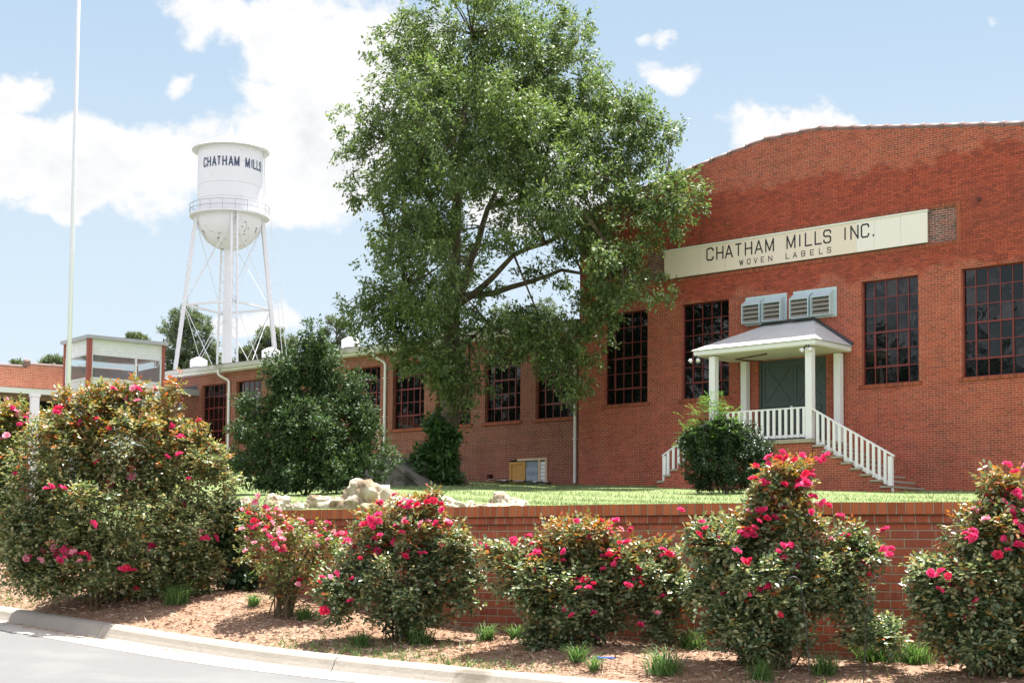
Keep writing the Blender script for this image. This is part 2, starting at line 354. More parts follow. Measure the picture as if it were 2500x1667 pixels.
L_FERN = leafmat('feathery_leaf', [(0,(.07,.16,.035)),(1,(.17,.28,.07))], .4, .4, .4)
L_PINE = leafmat('pine_needle', [(0,(.075,.11,.06)),(.5,(.125,.165,.085)),(1,(.20,.235,.125))], .55, .3, .3)
L_WOOD = leafmat('far_wood_leaf', [(0,(.015,.03,.012)),(1,(.04,.07,.022))], .5, .2, .3)
ROSE_G = [(0,(.05,.095,.045)),(.3,(.10,.16,.075)),(.6,(.19,.24,.12)),(.85,(.33,.36,.20)),(1,(.48,.44,.24))]
ROSE_N = [(0,(.20,.20,.04)),(.4,(.30,.19,.03)),(.75,(.42,.14,.03)),(1,(.45,.09,.035))]
L_ROSE = leafmat('rose_leaf', ROSE_G, .36, .32, .8, ROSE_N)
L_ROSEY = leafmat('sparse_rose_leaf', [(0,(.07,.12,.04)),(.5,(.17,.22,.075)),(1,(.36,.36,.14))], .38, .36, .7, ROSE_N)
L_ROSEBIG = leafmat('weathered_rose_leaf', [(0,(.05,.095,.04)),(.3,(.12,.17,.07)),(.6,(.24,.27,.11)),(.85,(.38,.37,.18)),(1,(.52,.44,.26))], .36, .34, .8, ROSE_N)
GRASSM = leafmat('grass_blade', [(0,(.10,.165,.06)),(.5,(.165,.235,.095)),(1,(.28,.32,.17))], .5, .35, .3)
WEEDM = leafmat('weed_blade', [(0,(.07,.16,.045)),(.6,(.12,.23,.07)),(1,(.22,.32,.12))], .42, .35, .4)
CHIPM = leafmat('mulch_chip', [(0,(.14,.07,.04)),(.5,(.38,.24,.16)),(1,(.60,.45,.34))], .9, 0., .15)
NEEDM = leafmat('fallen_needles', [(0,(.30,.12,.05)),(1,(.52,.27,.12))], .9, 0., .15)
def petal(name, a, b):
    m, t, p, out = new_mat(name); ri = t.add('ShaderNodeNewGeometry').outputs['Random Per Island']
    c = t.ramp(ri, [(0, a), (1, b)]); t.set(p, 'Base Color', c); p.inputs['Roughness'].default_value = .6; p.inputs['Specular IOR Level'].default_value = .2
    tr = t.add('ShaderNodeBsdfTranslucent'); t.set(tr, 'Color', c); mx = t.add('ShaderNodeMixShader', {0: .35})
    t.l.new(p.outputs[0], mx.inputs[1]); t.l.new(tr.outputs[0], mx.inputs[2]); t.l.new(mx.outputs[0], out.inputs[0]); return m
PETALS = [petal('deep_pink_petal', (.66,.02,.13), (.86,.09,.25)), petal('crimson_petal', (.62,.012,.06), (.80,.05,.13)), petal('pale_pink_petal', (.80,.20,.32), (.92,.50,.58))]
# ------------------------------------------------------------------ terrain
def catmull(P, n=12):
    P = np.array(P, float); Q = np.vstack([2*P[0]-P[1], P, 2*P[-1]-P[-2]]); out = []
    for i in range(1, len(Q)-2):
        for t in np.linspace(0, 1, n, endpoint=False):
            a, b, c, d = Q[i-1], Q[i], Q[i+1], Q[i+2]
            out.append(.5*((2*b)+(c-a)*t+(2*a-5*b+4*c-d)*t*t+(3*b-a-3*c+d)*t**3))
    out.append(P[-1]); return np.array(out)
def resample(P, n):
    P = np.asarray(P); s = np.r_[0, np.cumsum(np.linalg.norm(np.diff(P[:, :2], axis=0), axis=1))]
    t = np.linspace(0, s[-1], n); return np.stack([np.interp(t, s, P[:, k]) for k in range(P.shape[1])], 1)
def offset(P, d):            # plan offset, positive towards the road
    t = np.gradient(P[:, :2], axis=0); t /= np.linalg.norm(t, axis=1)[:, None]
    Q = P.copy(); Q[:, 0] += t[:, 1]*d; Q[:, 1] -= t[:, 0]*d; return Q
CURB = resample(catmull([(-30,45,1.95),(-20,32.8,1.62),(-14,25.5,1.40),(-8.5,19.1,1.14),(-5.18,15.7,.99),(-2.52,13.3,.797),(-1.15,12.2,.724),(.69,11,.655),(3,9.7,.57),(6.5,8.1,.45),(12,6.0,.25),(25,2,-.1)]), 400)
WALLB = resample(catmull([(-30,47,2.7),(-15,30,2.25),(-9,22.6,2.05),(-6,18.9,1.86),(-4.2,17.0,1.5),(-3.05,15.85,1.29),(-2.46,15.38,1.2),(-1.46,14.62,1.05),(-.3,13.72,.9),(1.04,12.76,.85),(2.0,12.27,.80),(2.98,11.9,.77),(4.5,11.45,.72),(6.5,11.0,.65),(12,10.2,.5),(25,9,.2)]), 500)
def near(P, x, y):
    d = np.hypot(P[:, 0]-x, P[:, 1]-y); i = d.argmin(); return d[i], P[i, 2]
def bed_z(x, y):
    dc, zc = near(CURB, x, y); dw, zw = near(WALLB, x, y); t = dc/(dc+dw+1e-6)
    return zc+(zw-zc)*t+.05*math.sin(math.pi*min(1, t))*(1+.5*math.sin(x*2.1)+.4*math.sin(y*3.3+x)) - .012
def gridmesh(name, rows, mat, kind='structure', smooth=True):
    rows = np.asarray(rows); a, b = rows.shape[:2]; idx = np.arange(a*b).reshape(a, b)
    f = np.stack([idx[:-1, :-1], idx[1:, :-1], idx[1:, 1:], idx[:-1, 1:]], -1).reshape(-1, 4)
    me = fast_mesh(name, rows.reshape(-1, 3), f)
    if smooth: me.polygons.foreach_set('use_smooth', [True]*len(me.polygons))
    o = link(name, me, mat); return tag(o, kind=kind) if kind else o
rows = []
for p in CURB[::2]:
    q = WALLB[np.hypot(WALLB[:, 0]-p[0], WALLB[:, 1]-p[1]).argmin()]
    r = []
    for t in np.linspace(-.02, 1.04, 16):
        x, y = p[:2]*(1-t)+q[:2]*t; r.append((x, y, bed_z(x, y) if t > .001 else p[2]-.02))
    rows.append(r[::-1])
gridmesh('mulch_bed', rows, MULCH)
# kerb in cast lengths with joints, gutter pan, road
kb = MB(); gp = MB(); PRO = [(-.03,-.25),(-.01,-.012),(.0,.0),(.085,.004),(.125,-.006),(.15,-.03),(.168,-.068),(.19,-.105),(.215,-.122),(.215,-.28)]
fine = resample(CURB, 1600); ss = np.r_[0, np.cumsum(np.linalg.norm(np.diff(fine[:, :2], axis=0), axis=1))]; step = 3.05
off = {o: offset(fine, o) for o in [p[0] for p in PRO]+[.222, .66]}
for k in range(int(ss[-1]/step)):
    sq = np.linspace(k*step+.9+.004, (k+1)*step+.9-.004, 14)
    if sq[-1] > ss[-1]: continue
    ip = lambda A, c: np.interp(sq, ss, A[:, c]); n = len(PRO); i0 = len(kb.v); pr = {o: (ip(off[o], 0), ip(off[o], 1)) for o in off}; zz = ip(fine, 2)
    for a in range(14): kb.v += [(pr[o][0][a], pr[o][1][a], zz[a]+z) for o, z in PRO]
    for a in range(13):
        for b in range(n-1): kb.f.append((i0+a*n+b, i0+(a+1)*n+b, i0+(a+1)*n+b+1, i0+a*n+b+1))
    kb.f.append(tuple(i0+b for b in range(n))); e = i0+13*n; kb.f.append(tuple(e+b for b in reversed(range(n))))
    j0 = len(gp.v)
    for a in range(14): gp.v += [(pr[.222][0][a], pr[.222][1][a], zz[a]-.122), (pr[.66][0][a], pr[.66][1][a], zz[a]-.112), (pr[.66][0][a], pr[.66][1][a], zz[a]-.3)]
    for a in range(13):
        for b in range(2): gp.f.append((j0+a*3+b, j0+(a+1)*3+b, j0+(a+1)*3+b+1, j0+a*3+b+1))
tag(kb.build('kerb', CONC, smooth=False), kind='structure'); tag(gp.build('gutter_pan', simple('pale_concrete', (.60,.55,.47), .85, var=.12, scale=4, bump=.3, stain=((.45,.33,.22), 1.5, .6))), kind='structure')
rows = []
for o in (.655, 1.2, 2.2, 4, 7, 11): 
    q = offset(CURB, o); q[:, 2] += -.118 + .02*min(1, (o-.6)/4); rows.append(q[::4])
gridmesh('road', np.array(rows), ASPH)
# building frame
TH = R(42.18); UV_ = np.array([math.cos(TH), -math.sin(TH)]); NV = np.array([-math.sin(TH), -math.cos(TH)]); OX = np.array([2.172, 52.890])
def bw(u, off=0., z=0.): p = OX+UV_*u+NV*off; return (p[0], p[1], z)
BASE = resample(np.array([bw(-60, .6, 5.6), bw(-30, .3, 5.25), bw(-22, 0, 5.1), bw(-9.84, -.2, 4.58), bw(-1.3, -.2, 4.06), bw(0, 0, 4.02), bw(4, .1, 3.87), bw(12, .1, 3.55), bw(17, .1, 3.38), bw(45, .1, 2.9)]), 300)
capz = lambda x: 1.915 if x > -3.2 else 1.915+(-3.2-x)*.03
CAPB = WALLB[(WALLB[:, 0] > -15) & (WALLB[:, 0] < 20)]; CAPB = resample(offset(CAPB, -.28), 300); CAPB[:, 2] = [capz(x) for x in CAPB[:, 0]]
bs = np.linspace(0, 1, 300)
TT = np.r_[np.linspace(0, .3, 40), np.linspace(.31, 1.03, 50)]
LG = np.array([[np.r_[CAPB[i, :2]*(1-t)+BASE[i, :2]*t, CAPB[i, 2]+(BASE[i, 2]-CAPB[i, 2])*(.58*t+.42*t*t)+.02*math.sin(i*.35+t*30)*min(1, t*8)*min(1, max(0, (1-t)*8))] for t in TT] for i in range(0, 300, 2)])
LF = LG.reshape(-1, 3)
def lawn_z(x, y):
    d = np.hypot(LF[:, 0]-x, LF[:, 1]-y); k = np.argpartition(d, 4)[:4]; w = 1/(d[k]+.02)**2; return float((LF[k, 2]*w).sum()/w.sum())
skirt = LG[:, :1].copy(); skirt[:, :, 2] -= 1.3
gridmesh('lawn', np.concatenate([skirt, LG], 1)[:, ::-1], LAWNM)
xs = np.r_[-700, -400, -220, np.linspace(-120, 120, 49), 220, 400, 700]; ys = np.r_[-300, -120, np.linspace(-40, 160, 41), 220, 300, 450, 700, 1000]
rows = []
for y in ys:
    r = []
    for x in xs:
        s = x*.671+y*.741; t = min(1, max(0, (s-12)/28)); r.append((x, y, -1.0+3.7*t*(.6+.4*t) + (max(0, s-60)*.01 if s > 60 else 0)))
    rows.append(r)
gridmesh('ground', np.array(rows)[:, ::-1], EARTH)
# scattered bark chips and dry needles
def blades(name, pos, L, Wd, direc, tone=None):     # thin tapered slivers: pos(N,3), direc(N,3)
    n = len(pos); s = np.cross(direc, rng.normal(size=(n, 3))); s /= np.linalg.norm(s, axis=1)[:, None]+1e-9
    v = np.empty((n, 3, 3)); v[:, 0] = pos-s*Wd[:, None]/2; v[:, 1] = pos+s*Wd[:, None]/2; v[:, 2] = pos+direc*L[:, None]
    return v.reshape(-1, 3), np.arange(n*3).reshape(-1, 3)
pos = []
while len(pos) < 22000:
    i = rng.integers(60, 330); p = CURB[i]; q = WALLB[np.hypot(WALLB[:, 0]-p[0], WALLB[:, 1]-p[1]).argmin()]; t = rng.random()*.97+.02
    x, y = p[:2]*(1-t)+q[:2]*t+rng.normal(size=2)*.05; 
    if x < -8 or x > 6: continue
    pos.append((x, y, bed_z(x, y)+.008))
pos = np.array(pos); n = len(pos); d = rng.normal(size=(n, 3)); d[:, 2] = np.abs(d[:, 2])*.25; d /= np.linalg.norm(d, axis=1)[:, None]
v, f = blades('c', pos, rng.uniform(.025, .075, n), rng.uniform(.005, .016, n), d)
tag(link('mulch_chips', fast_mesh('mulch_chips', v, f), CHIPM), 'loose bark chips scattered over the shrub bed', 'mulch', kind='stuff')
pos = []
cc = offset(CURB, .24)
for k in range(2600):
    i = rng.integers(90, 300); o = .23+abs(rng.normal())*.10
    if math.sin(i*.31)+math.sin(i*.113+2) < -.1: continue
    t = CURB[min(i+1, 399)]-CURB[i-1]; t /= np.linalg.norm(t[:2]); x = CURB[i, 0]+t[1]*o+rng.normal()*.03; y = CURB[i, 1]-t[0]*o; pos.append((x, y, CURB[i, 2]-.116+rng.random()*.008))
pos = np.array(pos); n = len(pos); d = rng.normal(size=(n, 3)); d[:, 2] *= .06; d /= np.linalg.norm(d, axis=1)[:, None]
v, f = blades('c', pos, rng.uniform(.03, .10, n), rng.uniform(.002, .006, n), d)
tag(link('pine_straw', fast_mesh('pine_straw', v, f), NEEDM), 'rusty dry needles drifted along the gutter', 'pine straw', kind='stuff')
# lawn blades, dense near the wall, thinner further back
pos = []
for (a, b, num, h) in ((0., .16, 42000, 1.), (.16, .5, 45000, 1.3), (.5, 1.0, 26000, 1.9)):
    ii = rng.uniform(15, 275, num); t = rng.uniform(a, b, num); i0 = ii.astype(int); fr = (ii-i0)[:, None]
    c = CAPB[i0, :2]*(1-fr)+CAPB[i0+1, :2]*fr; e = BASE[i0, :2]*(1-fr)+BASE[i0+1, :2]*fr
    zc = CAPB[i0, 2]; ze = BASE[i0, 2]; z = zc+(ze-zc)*(.58*t+.42*t*t)
    pos.append(np.c_[c*(1-t[:, None])+e*t[:, None], z-.01, np.full(num, h)])
pos = np.vstack(pos); n = len(pos); d = rng.normal(size=(n, 3))*.5; d[:, 2] = 1; d /= np.linalg.norm(d, axis=1)[:, None]
v, f = blades('g', pos[:, :3], rng.uniform(.025, .065, n)*pos[:, 3], rng.uniform(.006, .012, n)*pos[:, 3], d)
tag(link('lawn_grass', fast_mesh('lawn_grass', v, f), GRASSM), 'short pale green grass of the sloping lawn', 'grass', kind='stuff')
pos = []
for i in rng.integers(110, 330, 17000):
    w = max(0, math.sin(i*.21+1)+.7*math.sin(i*.077)+.35)
    if rng.random() > w*.8: continue
    o = -abs(rng.normal())*(.14 if rng.random() < .6 else .55)*(1+.6*math.sin(i*.5))-.005; t = CURB[min(i+1, 399)]-CURB[i-1]; t /= np.linalg.norm(t[:2]); x = CURB[i, 0]+t[1]*o+rng.normal()*.04; y = CURB[i, 1]-t[0]*o+rng.normal()*.03
    pos.append((x, y, bed_z(x, y)))
pos = np.array(pos); n = len(pos); d = rng.normal(size=(n, 3))*.6; d[:, 2] = .8; d /= np.linalg.norm(d, axis=1)[:, None]
v, f = blades('g', pos, rng.uniform(.04, .12, n), rng.uniform(.004, .009, n), d)
tag(link('kerb_grass', fast_mesh('kerb_grass', v, f), WEEDM), 'low weedy grass creeping along the back of the kerb', 'grass', kind='stuff')
# retaining wall
RW = WALLB[(WALLB[:, 0] > -3.1) & (WALLB[:, 0] < 14)]; RW = resample(RW, 160)
rs = np.r_[0, np.cumsum(np.linalg.norm(np.diff(RW[:, :2], axis=0), axis=1))]
def sweepwall(name, f, b, z0, z1, mat, parent, base, v0=0.):
    A = offset(RW, f); B = offset(RW, -b); verts = []; faces = []; uvs = []
    for i in range(len(RW)):
        for P, z in ((A, z0), (A, z1), (B, z1), (B, z0)): verts.append((P[i, 0]-base[0], P[i, 1]-base[1], z-base[2]))
    w = [0, z1-z0, z1-z0+f+b, 2*(z1-z0)+f+b]
    for i in range(len(RW)-1):
        for k in range(3):
            faces.append((i*4+k, (i+1)*4+k, (i+1)*4+k+1, i*4+k+1))
            uvs += [(rs[i], v0+w[k]), (rs[i+1], v0+w[k]), (rs[i+1], v0+w[k+1]), (rs[i], v0+w[k+1])]
    m = (len(RW)-1)*4; faces += [(0, 1, 2, 3), (m+3, m+2, m+1, m)]
    uvs += [(0, v0), (0, v0+z1-z0), (f+b, v0+z1-z0), (f+b, v0)]*2
    me = bpy.data.meshes.new(name); me.from_pydata(verts, [], faces); me.update(); l = me.uv_layers.new(name='UVMap')
    l.data.foreach_set('uv', np.array(uvs).ravel()); return link(name, me, mat, parent)
rwb = tuple(RW[60]); rw = thing('retaining_wall', 'curved red brick retaining wall with an upright brick cap holding the lawn', 'retaining wall', rwb)
sweepwall('wall', 0, .30, .2, 1.792, BR_WALL, rw, rwb, .0)
sweepwall('corbel_course', .022, .3, 1.7945, 1.8575, BR_HEAD, rw, rwb, .0018)
sweepwall('cap', .05, .32, 1.860, 1.952, BR_CAP, rw, rwb, 1.9)
# ------------------------------------------------------------------ building pieces
class LB(MB):                       # mesh in building-frame metres (x along wall, y into wall, z up), moved to a thing's own base
    def __init__(s, org=(0, 0, 0)): super().__init__(); s.org = org
    def build(s, *a, **k):
        o = s.org; s.v = [(p[0]-o[0], p[1]-o[1], p[2]-o[2]) for p in s.v]; return super().build(*a, **k)
def holes(mb, x0, x1, z0, z1, y, ops, depth=.2):     # wall sheet with openings and their reveals
    X = sorted({x0, x1, *[o[0] for o in ops], *[o[1] for o in ops]}); Z = sorted({z0, z1, *[o[2] for o in ops], *[o[3] for o in ops]})
    for a, b in zip(X, X[1:]):
        for c, d in zip(Z, Z[1:]):
            mx, mz = (a+b)/2, (c+d)/2
            if any(o[0] < mx < o[1] and o[2] < mz < o[3] for o in ops): continue
            mb.quad((a, y, c), (b, y, c), (b, y, d), (a, y, d))
    for o in ops:
        a, b, c, d = o[:4]; e = y+(o[4] if len(o) > 4 else depth)
        mb.quad((a, y, c), (a, y, d), (a, e, d), (a, e, c)); mb.quad((b, y, c), (b, e, c), (b, e, d), (b, y, d))
        mb.quad((a, y, d), (b, y, d), (b, e, d), (a, e, d)); mb.quad((a, y, c), (a, e, c), (b, e, c), (b, y, c))
def window(parent, x0, x1, z0, z1, nc, nr, y, org, sash, sill=True, mat=None):
    m = LB(org); fw_, mw = .038, .014; ye = y+.05
    m.box(x0, x0+fw_, y, ye, z0, z1); m.box(x1-fw_, x1, y, ye, z0, z1)
    m.box(x0+fw_, x1-fw_, y, ye, z1-fw_, z1); m.box(x0+fw_, x1-fw_, y, ye, z0, z0+fw_)
    cx = np.linspace(x0+.01, x1-.01, nc+1); cz = np.linspace(z0+.01, z1-.01, nr+1)
    for k in range(1, nc): m.box(cx[k]-mw, cx[k]+mw, y+.008, ye-.008, z0+fw_, z1-fw_)
    for k in range(1, nr): m.box(x0+fw_, x1-fw_, y+.012, ye-.012, cz[k]-mw, cz[k]+mw)
    a, b, c, d = cx[sash[0]], cx[sash[1]], cz[sash[2]], cz[sash[3]]; s = .028       # heavier opening sash
    m.box(a-s, a+s, y-.006, ye, c-s, d+s); m.box(b-s, b+s, y-.006, ye, c-s, d+s); m.box(a+s, b-s, y-.01, ye, c-s*1.1, c+s*1.1); m.box(a+s, b-s, y-.01, ye, d-s, d+s)
    w = m.build('window', mat or REDFR, parent)
    p = LB(org)
    for i in range(nc):
        for j in range(nr):
            ta, tb = rng.normal()*.008, rng.normal()*.008; xa, xb, za, zb = cx[i], cx[i+1], cz[j], cz[j+1]; xm, zm = (xa+xb)/2, (za+zb)/2; yy = y+.027
            f = lambda x, z: (x, yy+ta*(x-xm)+tb*(z-zm), z)
            p.quad(f(xa, za), f(xb, za), f(xb, zb), f(xa, zb))
    p.build('pane', GLASS, w)
    if sill:
        q = LB(org); q.box(x0-.1, x1+.1, y-.2 if y > .2 else -.035, y, z0-.105, z0-.002); 
        q.build('sill', BR_SOLD, w)
    return w
RZ = -TH
# ---- main mill
ORG = (8.5, 0, 3.4)
mill = thing('mill_building', 'tall red brick mill with a low gabled front behind the white porch', 'building', bw(8.5, 0, 3.4), RZ)
WINS = [(1.24, 3.06, 6.66, 9.75), (4.44, 6.27, 6.66, 9.75), (10.97, 12.80, 6.66, 9.75), (14.13, 15.96, 6.66, 9.75)]
DOOR = (7.36, 9.76, 5.0, 7.66)
PROF = [(.15, 13.30), (4.87, 14.12), (7.59, 14.57), (9.52, 14.57), (12.33, 14.10), (17.2, 13.33)]
m = LB(ORG); holes(m, .15, 17.2, 2.6, 13.1, 0, WINS+[DOOR, (3.0, 14.0, 10.6, 11.6, .06)], .2)
m.quad((.15, 0, 13.1), (17.2, 0, 13.1), *[(x, 0, z) for x, z in PROF[::-1]])
m.quad((.15, 0, 2.6), (.15, 0, 13.28), (.15, 34, 13.28), (.15, 34, 2.6)); m.quad((17.2, 0, 2.6), (17.2, 34, 2.6), (17.2, 34, 13.33), (17.2, 0, 13.33))
m.quad((.15, 34, 2.6), (.15, 34, 13.1), (17.2, 34, 13.1), (17.2, 34, 2.6))
wall = m.build('wall', BR_MAIN, mill)
m = LB(ORG)
for (a, za), (b, zb) in zip(PROF, PROF[1:]): m.quad((a, .3, za-.3), (b, .3, zb-.3), (b, 34, zb-.3), (a, 34, za-.3))
m.build('roof', DKMET, mill)
m = LB(ORG)
for (a, za), (b, zb) in zip(PROF, PROF[1:]):
    L = math.hypot(b-a, zb-za); k = max(1, round(L/.62))
    for i in range(k):
        p0 = (a+(b-a)*i/k, .12, za+(zb-za)*i/k+.03); p1 = (a+(b-a)*(i+1)/k-.01, .12, za+(zb-za)*(i+1)/k+.03)
        m.tube([p0, p1], .125, 10); q = (p0[0]+(p1[0]-p0[0])*.1, .12, p0[2]+(p1[2]-p0[2])*.1); m.tube([p0, q], .15, 10)
m.build('coping', TERRA, mill, smooth=True)
m = LB(ORG); m.quad((3.0, .06, 10.6), (14.0, .06, 10.6), (14.0, .06, 11.6), (3.0, .06, 11.6))
BR_REC = brick('stained_recess_brick', [(0,(.045,.03,.035)),(.4,(.15,.05,.05)),(.7,(.30,.08,.06)),(1,(.10,.05,.055))], (.50,.44,.42), ms=.0065, streak=.95)
m.build('recess_panel', BR_REC, wall)
m = LB(ORG)
m.box(2.86, 14.14, -.02, .0, 10.49, 10.598); m.box(2.86, 14.14, -.012, .0, 11.602, 11.705); m.box(14.003, 14.14, -.014, 0, 10.6, 11.6)
m.build('soldier_course', BR_SOLD, wall)
for z in (6.84, 6.43, 6.02, 5.62, 5.21, 7.25):
    m = LB(ORG); m.box(.28, .66, -.03, .0, z-.03, z+.03); m.build('brick_ledge', BR_MAIN, wall)
for w in WINS: window(mill, *w, 5, 6, .12, ORG, (1, 4, 1, 3))
m = LB(ORG); m.tube([(14.7, -.06, 11.65), (14.7, .02, 11.65)], .055, 12); m.build('pipe_stub', RUSTP, mill)
# loose white scar on the brick low right
m = LB(ORG); x0, x1, z0, z1 = 14.0-.85, 14.0-.35, 4.05, 4.32
# doors
x0, x1, z0, z1 = DOOR
m = LB(ORG); m.box(x0, x0+.07, .06, .2, z0, z1); m.box(x1-.07, x1, .06, .2, z0, z1); m.box(x0+.07, x1-.07, .06, .2, z1-.07, z1)
m.build('door_frame', DOORG, mill)
for k, (a, b) in enumerate(((x0+.075, (x0+x1)/2-.004), ((x0+x1)/2+.004, x1-.075))):
    m = LB(ORG); m.box(a, b, .12, .17, z0+.01, z1-.08); d = m.build('door', DOORG, mill)
    m = LB(ORG); y0, y1 = .098, .119; mid = 6.22
    m.box(a, a+.11, y0, y1, z0+.01, z1-.08); m.box(b-.11, b, y0, y1, z0+.01, z1-.08)
    for zz in (z0+.01, mid, z1-.2): m.box(a+.11, b-.11, y0, y1, zz, zz+.13)
    for (za, zb) in ((z0+.14, mid), (mid+.13, z1-.2)):
        m.bar((a+.15, y0+.006, za+.05), (b-.15, y0+.006, zb-.05), .09, .02, (0, 1, 0)); m.bar((b-.15, y0+.0075, za+.05), (a+.15, y0+.0075, zb-.05), .09, .02, (0, 1, 0))
    m.build('door_brace', DOORG, d)
    if k == 0:
        m = LB(ORG); m.box(b-.1, b-.02, .085, .098, 6.02, 6.22); m.build('lock_plate', WHITEM, d)
        m = LB(ORG); m.tube([(b-.06, .095, 5.98), (b-.06, .06, 5.95), (b-.06, .06, 5.83), (b-.06, .095, 5.80)], .012, 6); m.build('handle', DKMET, d)
    else:
        m = LB(ORG); m.bar((a+.60, .095, 5.80), (a+.74, .095, 6.1), .09, .004, (0, 1, 0)); m.build('torn_notice', WHITEM, d)
# louvre vents above the porch
for u0 in (6.92, 8.65):
    m = LB(ORG); m.box(u0, u0+1.50, -.03, -.002, 8.80, 9.70); v_ = m.build('louver_vent', LOUV, mill)
    for k in (0, 1):
        a, b = u0+.015+k*.75, u0+.015+k*.75+.66; m = LB(ORG)
        m.quad((a, -.03, 9.62), (a, -.30, 9.44), (b, -.30, 9.44), (b, -.03, 9.62))
        for x in (a, b-.025):
            i = len(m.v); P = [(-.032, 8.84), (-.30, 8.84), (-.30, 9.438), (-.032, 9.615)]
            m.v += [(x, y, z) for y, z in P]+[(x+.025, y, z) for y, z in P]; m.f += [(i, i+1, i+2, i+3), (i+7, i+6, i+5, i+4), (i, i+4, i+5, i+1), (i+1, i+5, i+6, i+2), (i+2, i+6, i+7, i+3)]
        m.box(a+.026, b-.026, -.298, -.032, 8.84, 8.86); m.box(a+.026, b-.026, -.3, -.28, 9.40, 9.436); m.build('hood', LOUV, v_)
        m = LB(ORG)
        for q in range(4):
            zz = 8.87+q*.135; m.quad((a+.027, -.285, zz), (b-.027, -.285, zz), (b-.027, -.16, zz+.125), (a+.027, -.16, zz+.125)); m.quad((a+.027, -.283, zz), (b-.027, -.283, zz), (b-.027, -.275, zz+.03), (a+.027, -.275, zz+.03))
        m.quad((a+.027, -.10, 8.86), (b-.027, -.10, 8.86), (b-.027, -.10, 9.4), (a+.027, -.10, 9.4)); m.build('louver_blade', LOUVB, v_)
# ---- sign with stroke lettering
GL = {  # unit glyphs, width .62, height 1
 'C': [[(.62,.78),(.62,.88),(.5,1),(.12,1),(0,.88),(0,.12),(.12,0),(.5,0),(.62,.12),(.62,.22)]], 'H': [[(0,0),(0,1)],[(.62,0),(.62,1)],[(0,.5),(.62,.5)]],
 'A': [[(0,0),(.33,1),(.66,0)],[(.12,.3),(.54,.3)]], 'T': [[(0,1),(.62,1)],[(.31,1),(.31,0)]], 'M': [[(0,0),(0,1),(.36,.08),(.72,1),(.72,0)]], 'I': [[(0,0),(0,1)]],
 'L': [[(0,1),(0,0),(.55,0)]], 'S': [[(.6,.78),(.6,.88),(.48,1),(.12,1),(0,.88),(0,.62),(.12,.52),(.48,.5),(.6,.4),(.6,.12),(.48,0),(.12,0),(0,.12),(0,.22)]],
 'N': [[(0,0),(0,1),(.62,0),(.62,1)]], '.': [[(0,0),(0,.06)]], 'W': [[(0,1),(.2,0),(.4,.9),(.6,0),(.8,1)]], 'O': [[(.12,0),(0,.12),(0,.88),(.12,1),(.5,1),(.62,.88),(.62,.12),(.5,0),(.12,0),(0,.12)]],
 'V': [[(0,1),(.33,0),(.66,1)]], 'E': [[(.58,1),(0,1),(0,0),(.58,0)],[(0,.5),(.5,.5)]], 'B': [[(0,0),(0,1),(.48,1),(.58,.9),(.58,.6),(.48,.51),(0,.51)],[(.48,.51),(.6,.41),(.6,.1),(.48,0),(0,0)]],
 'X': [[(0,0),(.6,1)],[(0,1),(.6,0)]], 'Y': [[(0,1),(.3,.5),(.6,1)],[(.3,.5),(.3,0)]], '4': [[(.45,0),(.45,1),(0,.3),(.62,.3)]], '0': [[(.12,0),(0,.12),(0,.88),(.12,1),(.46,1),(.58,.88),(.58,.12),(.46,0),(.12,0),(0,.12)]],
 '2': [[(0,.8),(.12,1),(.46,1),(.58,.85),(.58,.65),(0,0),(.6,0)]]}
def strokes(letters, h, sw, emit):       # letters: (char, x, width scale); emit(quad of (x,z), layer)
    for ch, x, sx in letters:
        lay = 0
        for pl in GL[ch]:
            P = [Vector((x+p[0]*h*sx, p[1]*h)) for p in pl]
            for i in range(len(P)-1):
                d = (P[i+1]-P[i]); L = d.length
                if L < 1e-6: continue
                d /= L; nrm = Vector((-d.y, d.x))*sw/2; e = d*sw*(.5 if len(pl) > 2 or ch in '.' else (.5 if ch in 'EAHB' else 0)); a, b = P[i]-e*.9, P[i+1]+e*.9
                emit([a-nrm, b-nrm, b+nrm, a+nrm], lay % 5); lay += 1
SORG = (8.46, -.06, 10.63)
sg = thing('building_sign', 'long cream CHATHAM MILLS INC. WOVEN LABELS sign board across the brick gable', 'sign', bw(8.46, .06, 10.63), RZ)
xs_ = [3.79, 5.21, 6.2, 8.4, 9.6, 10.85, 11.46, 12.3, 13.14]
for k, (a, b) in enumerate(zip(xs_, xs_[1:])):
    m = LB(SORG); m.box(a+.003, b-.003, -.075, -.02, 10.635, 11.53); m.build('sign_panel', CREAM if b < 11.4 else CREAM2, sg)
m = LB(SORG); m.box(3.77, 13.16, -.10, -.02, 11.532, 11.585); m.build('sign_trim', simple('sign_trim_paint', (.74,.74,.68), .5), sg)
def line(org, letters, h, sw, z0, y, name, mat, parent):
    for lt in letters:
        m = LB(org); strokes([lt], h, sw, lambda q, lay: m.quad(*[(p.x, y-.0006*lay, z0+p.y) for p in q])); m.build(name, mat, parent)
big = [('C',5.49,1.),('H',5.87,1.),('A',6.20,1.05),('T',6.57,1.),('H',6.95,1.),('A',7.31,1.05),('M',7.70,1.02),('M',8.47,1.02),('I',8.92,1.),('L',9.12,1.),('L',9.46,1.),('S',9.76,1.),('I',10.48,1.),('N',10.68,1.),('C',11.03,1.),('.',11.42,1.)]
line(SORG, big, .375, .047, 11.05, -.079, 'letter', BLACK, sg)
small = [('W',6.73,1.05),('O',7.02,1.1),('V',7.27,1.1),('E',7.53,1.1),('N',7.80,1.3),('L',8.43,1.25),('A',8.68,1.3),('B',8.98,1.25),('E',9.29,1.25),('L',9.60,1.25),('S',9.88,1.2)]
line(SORG, small, .155, .024, 10.742, -.079, 'letter', BLACK, sg)
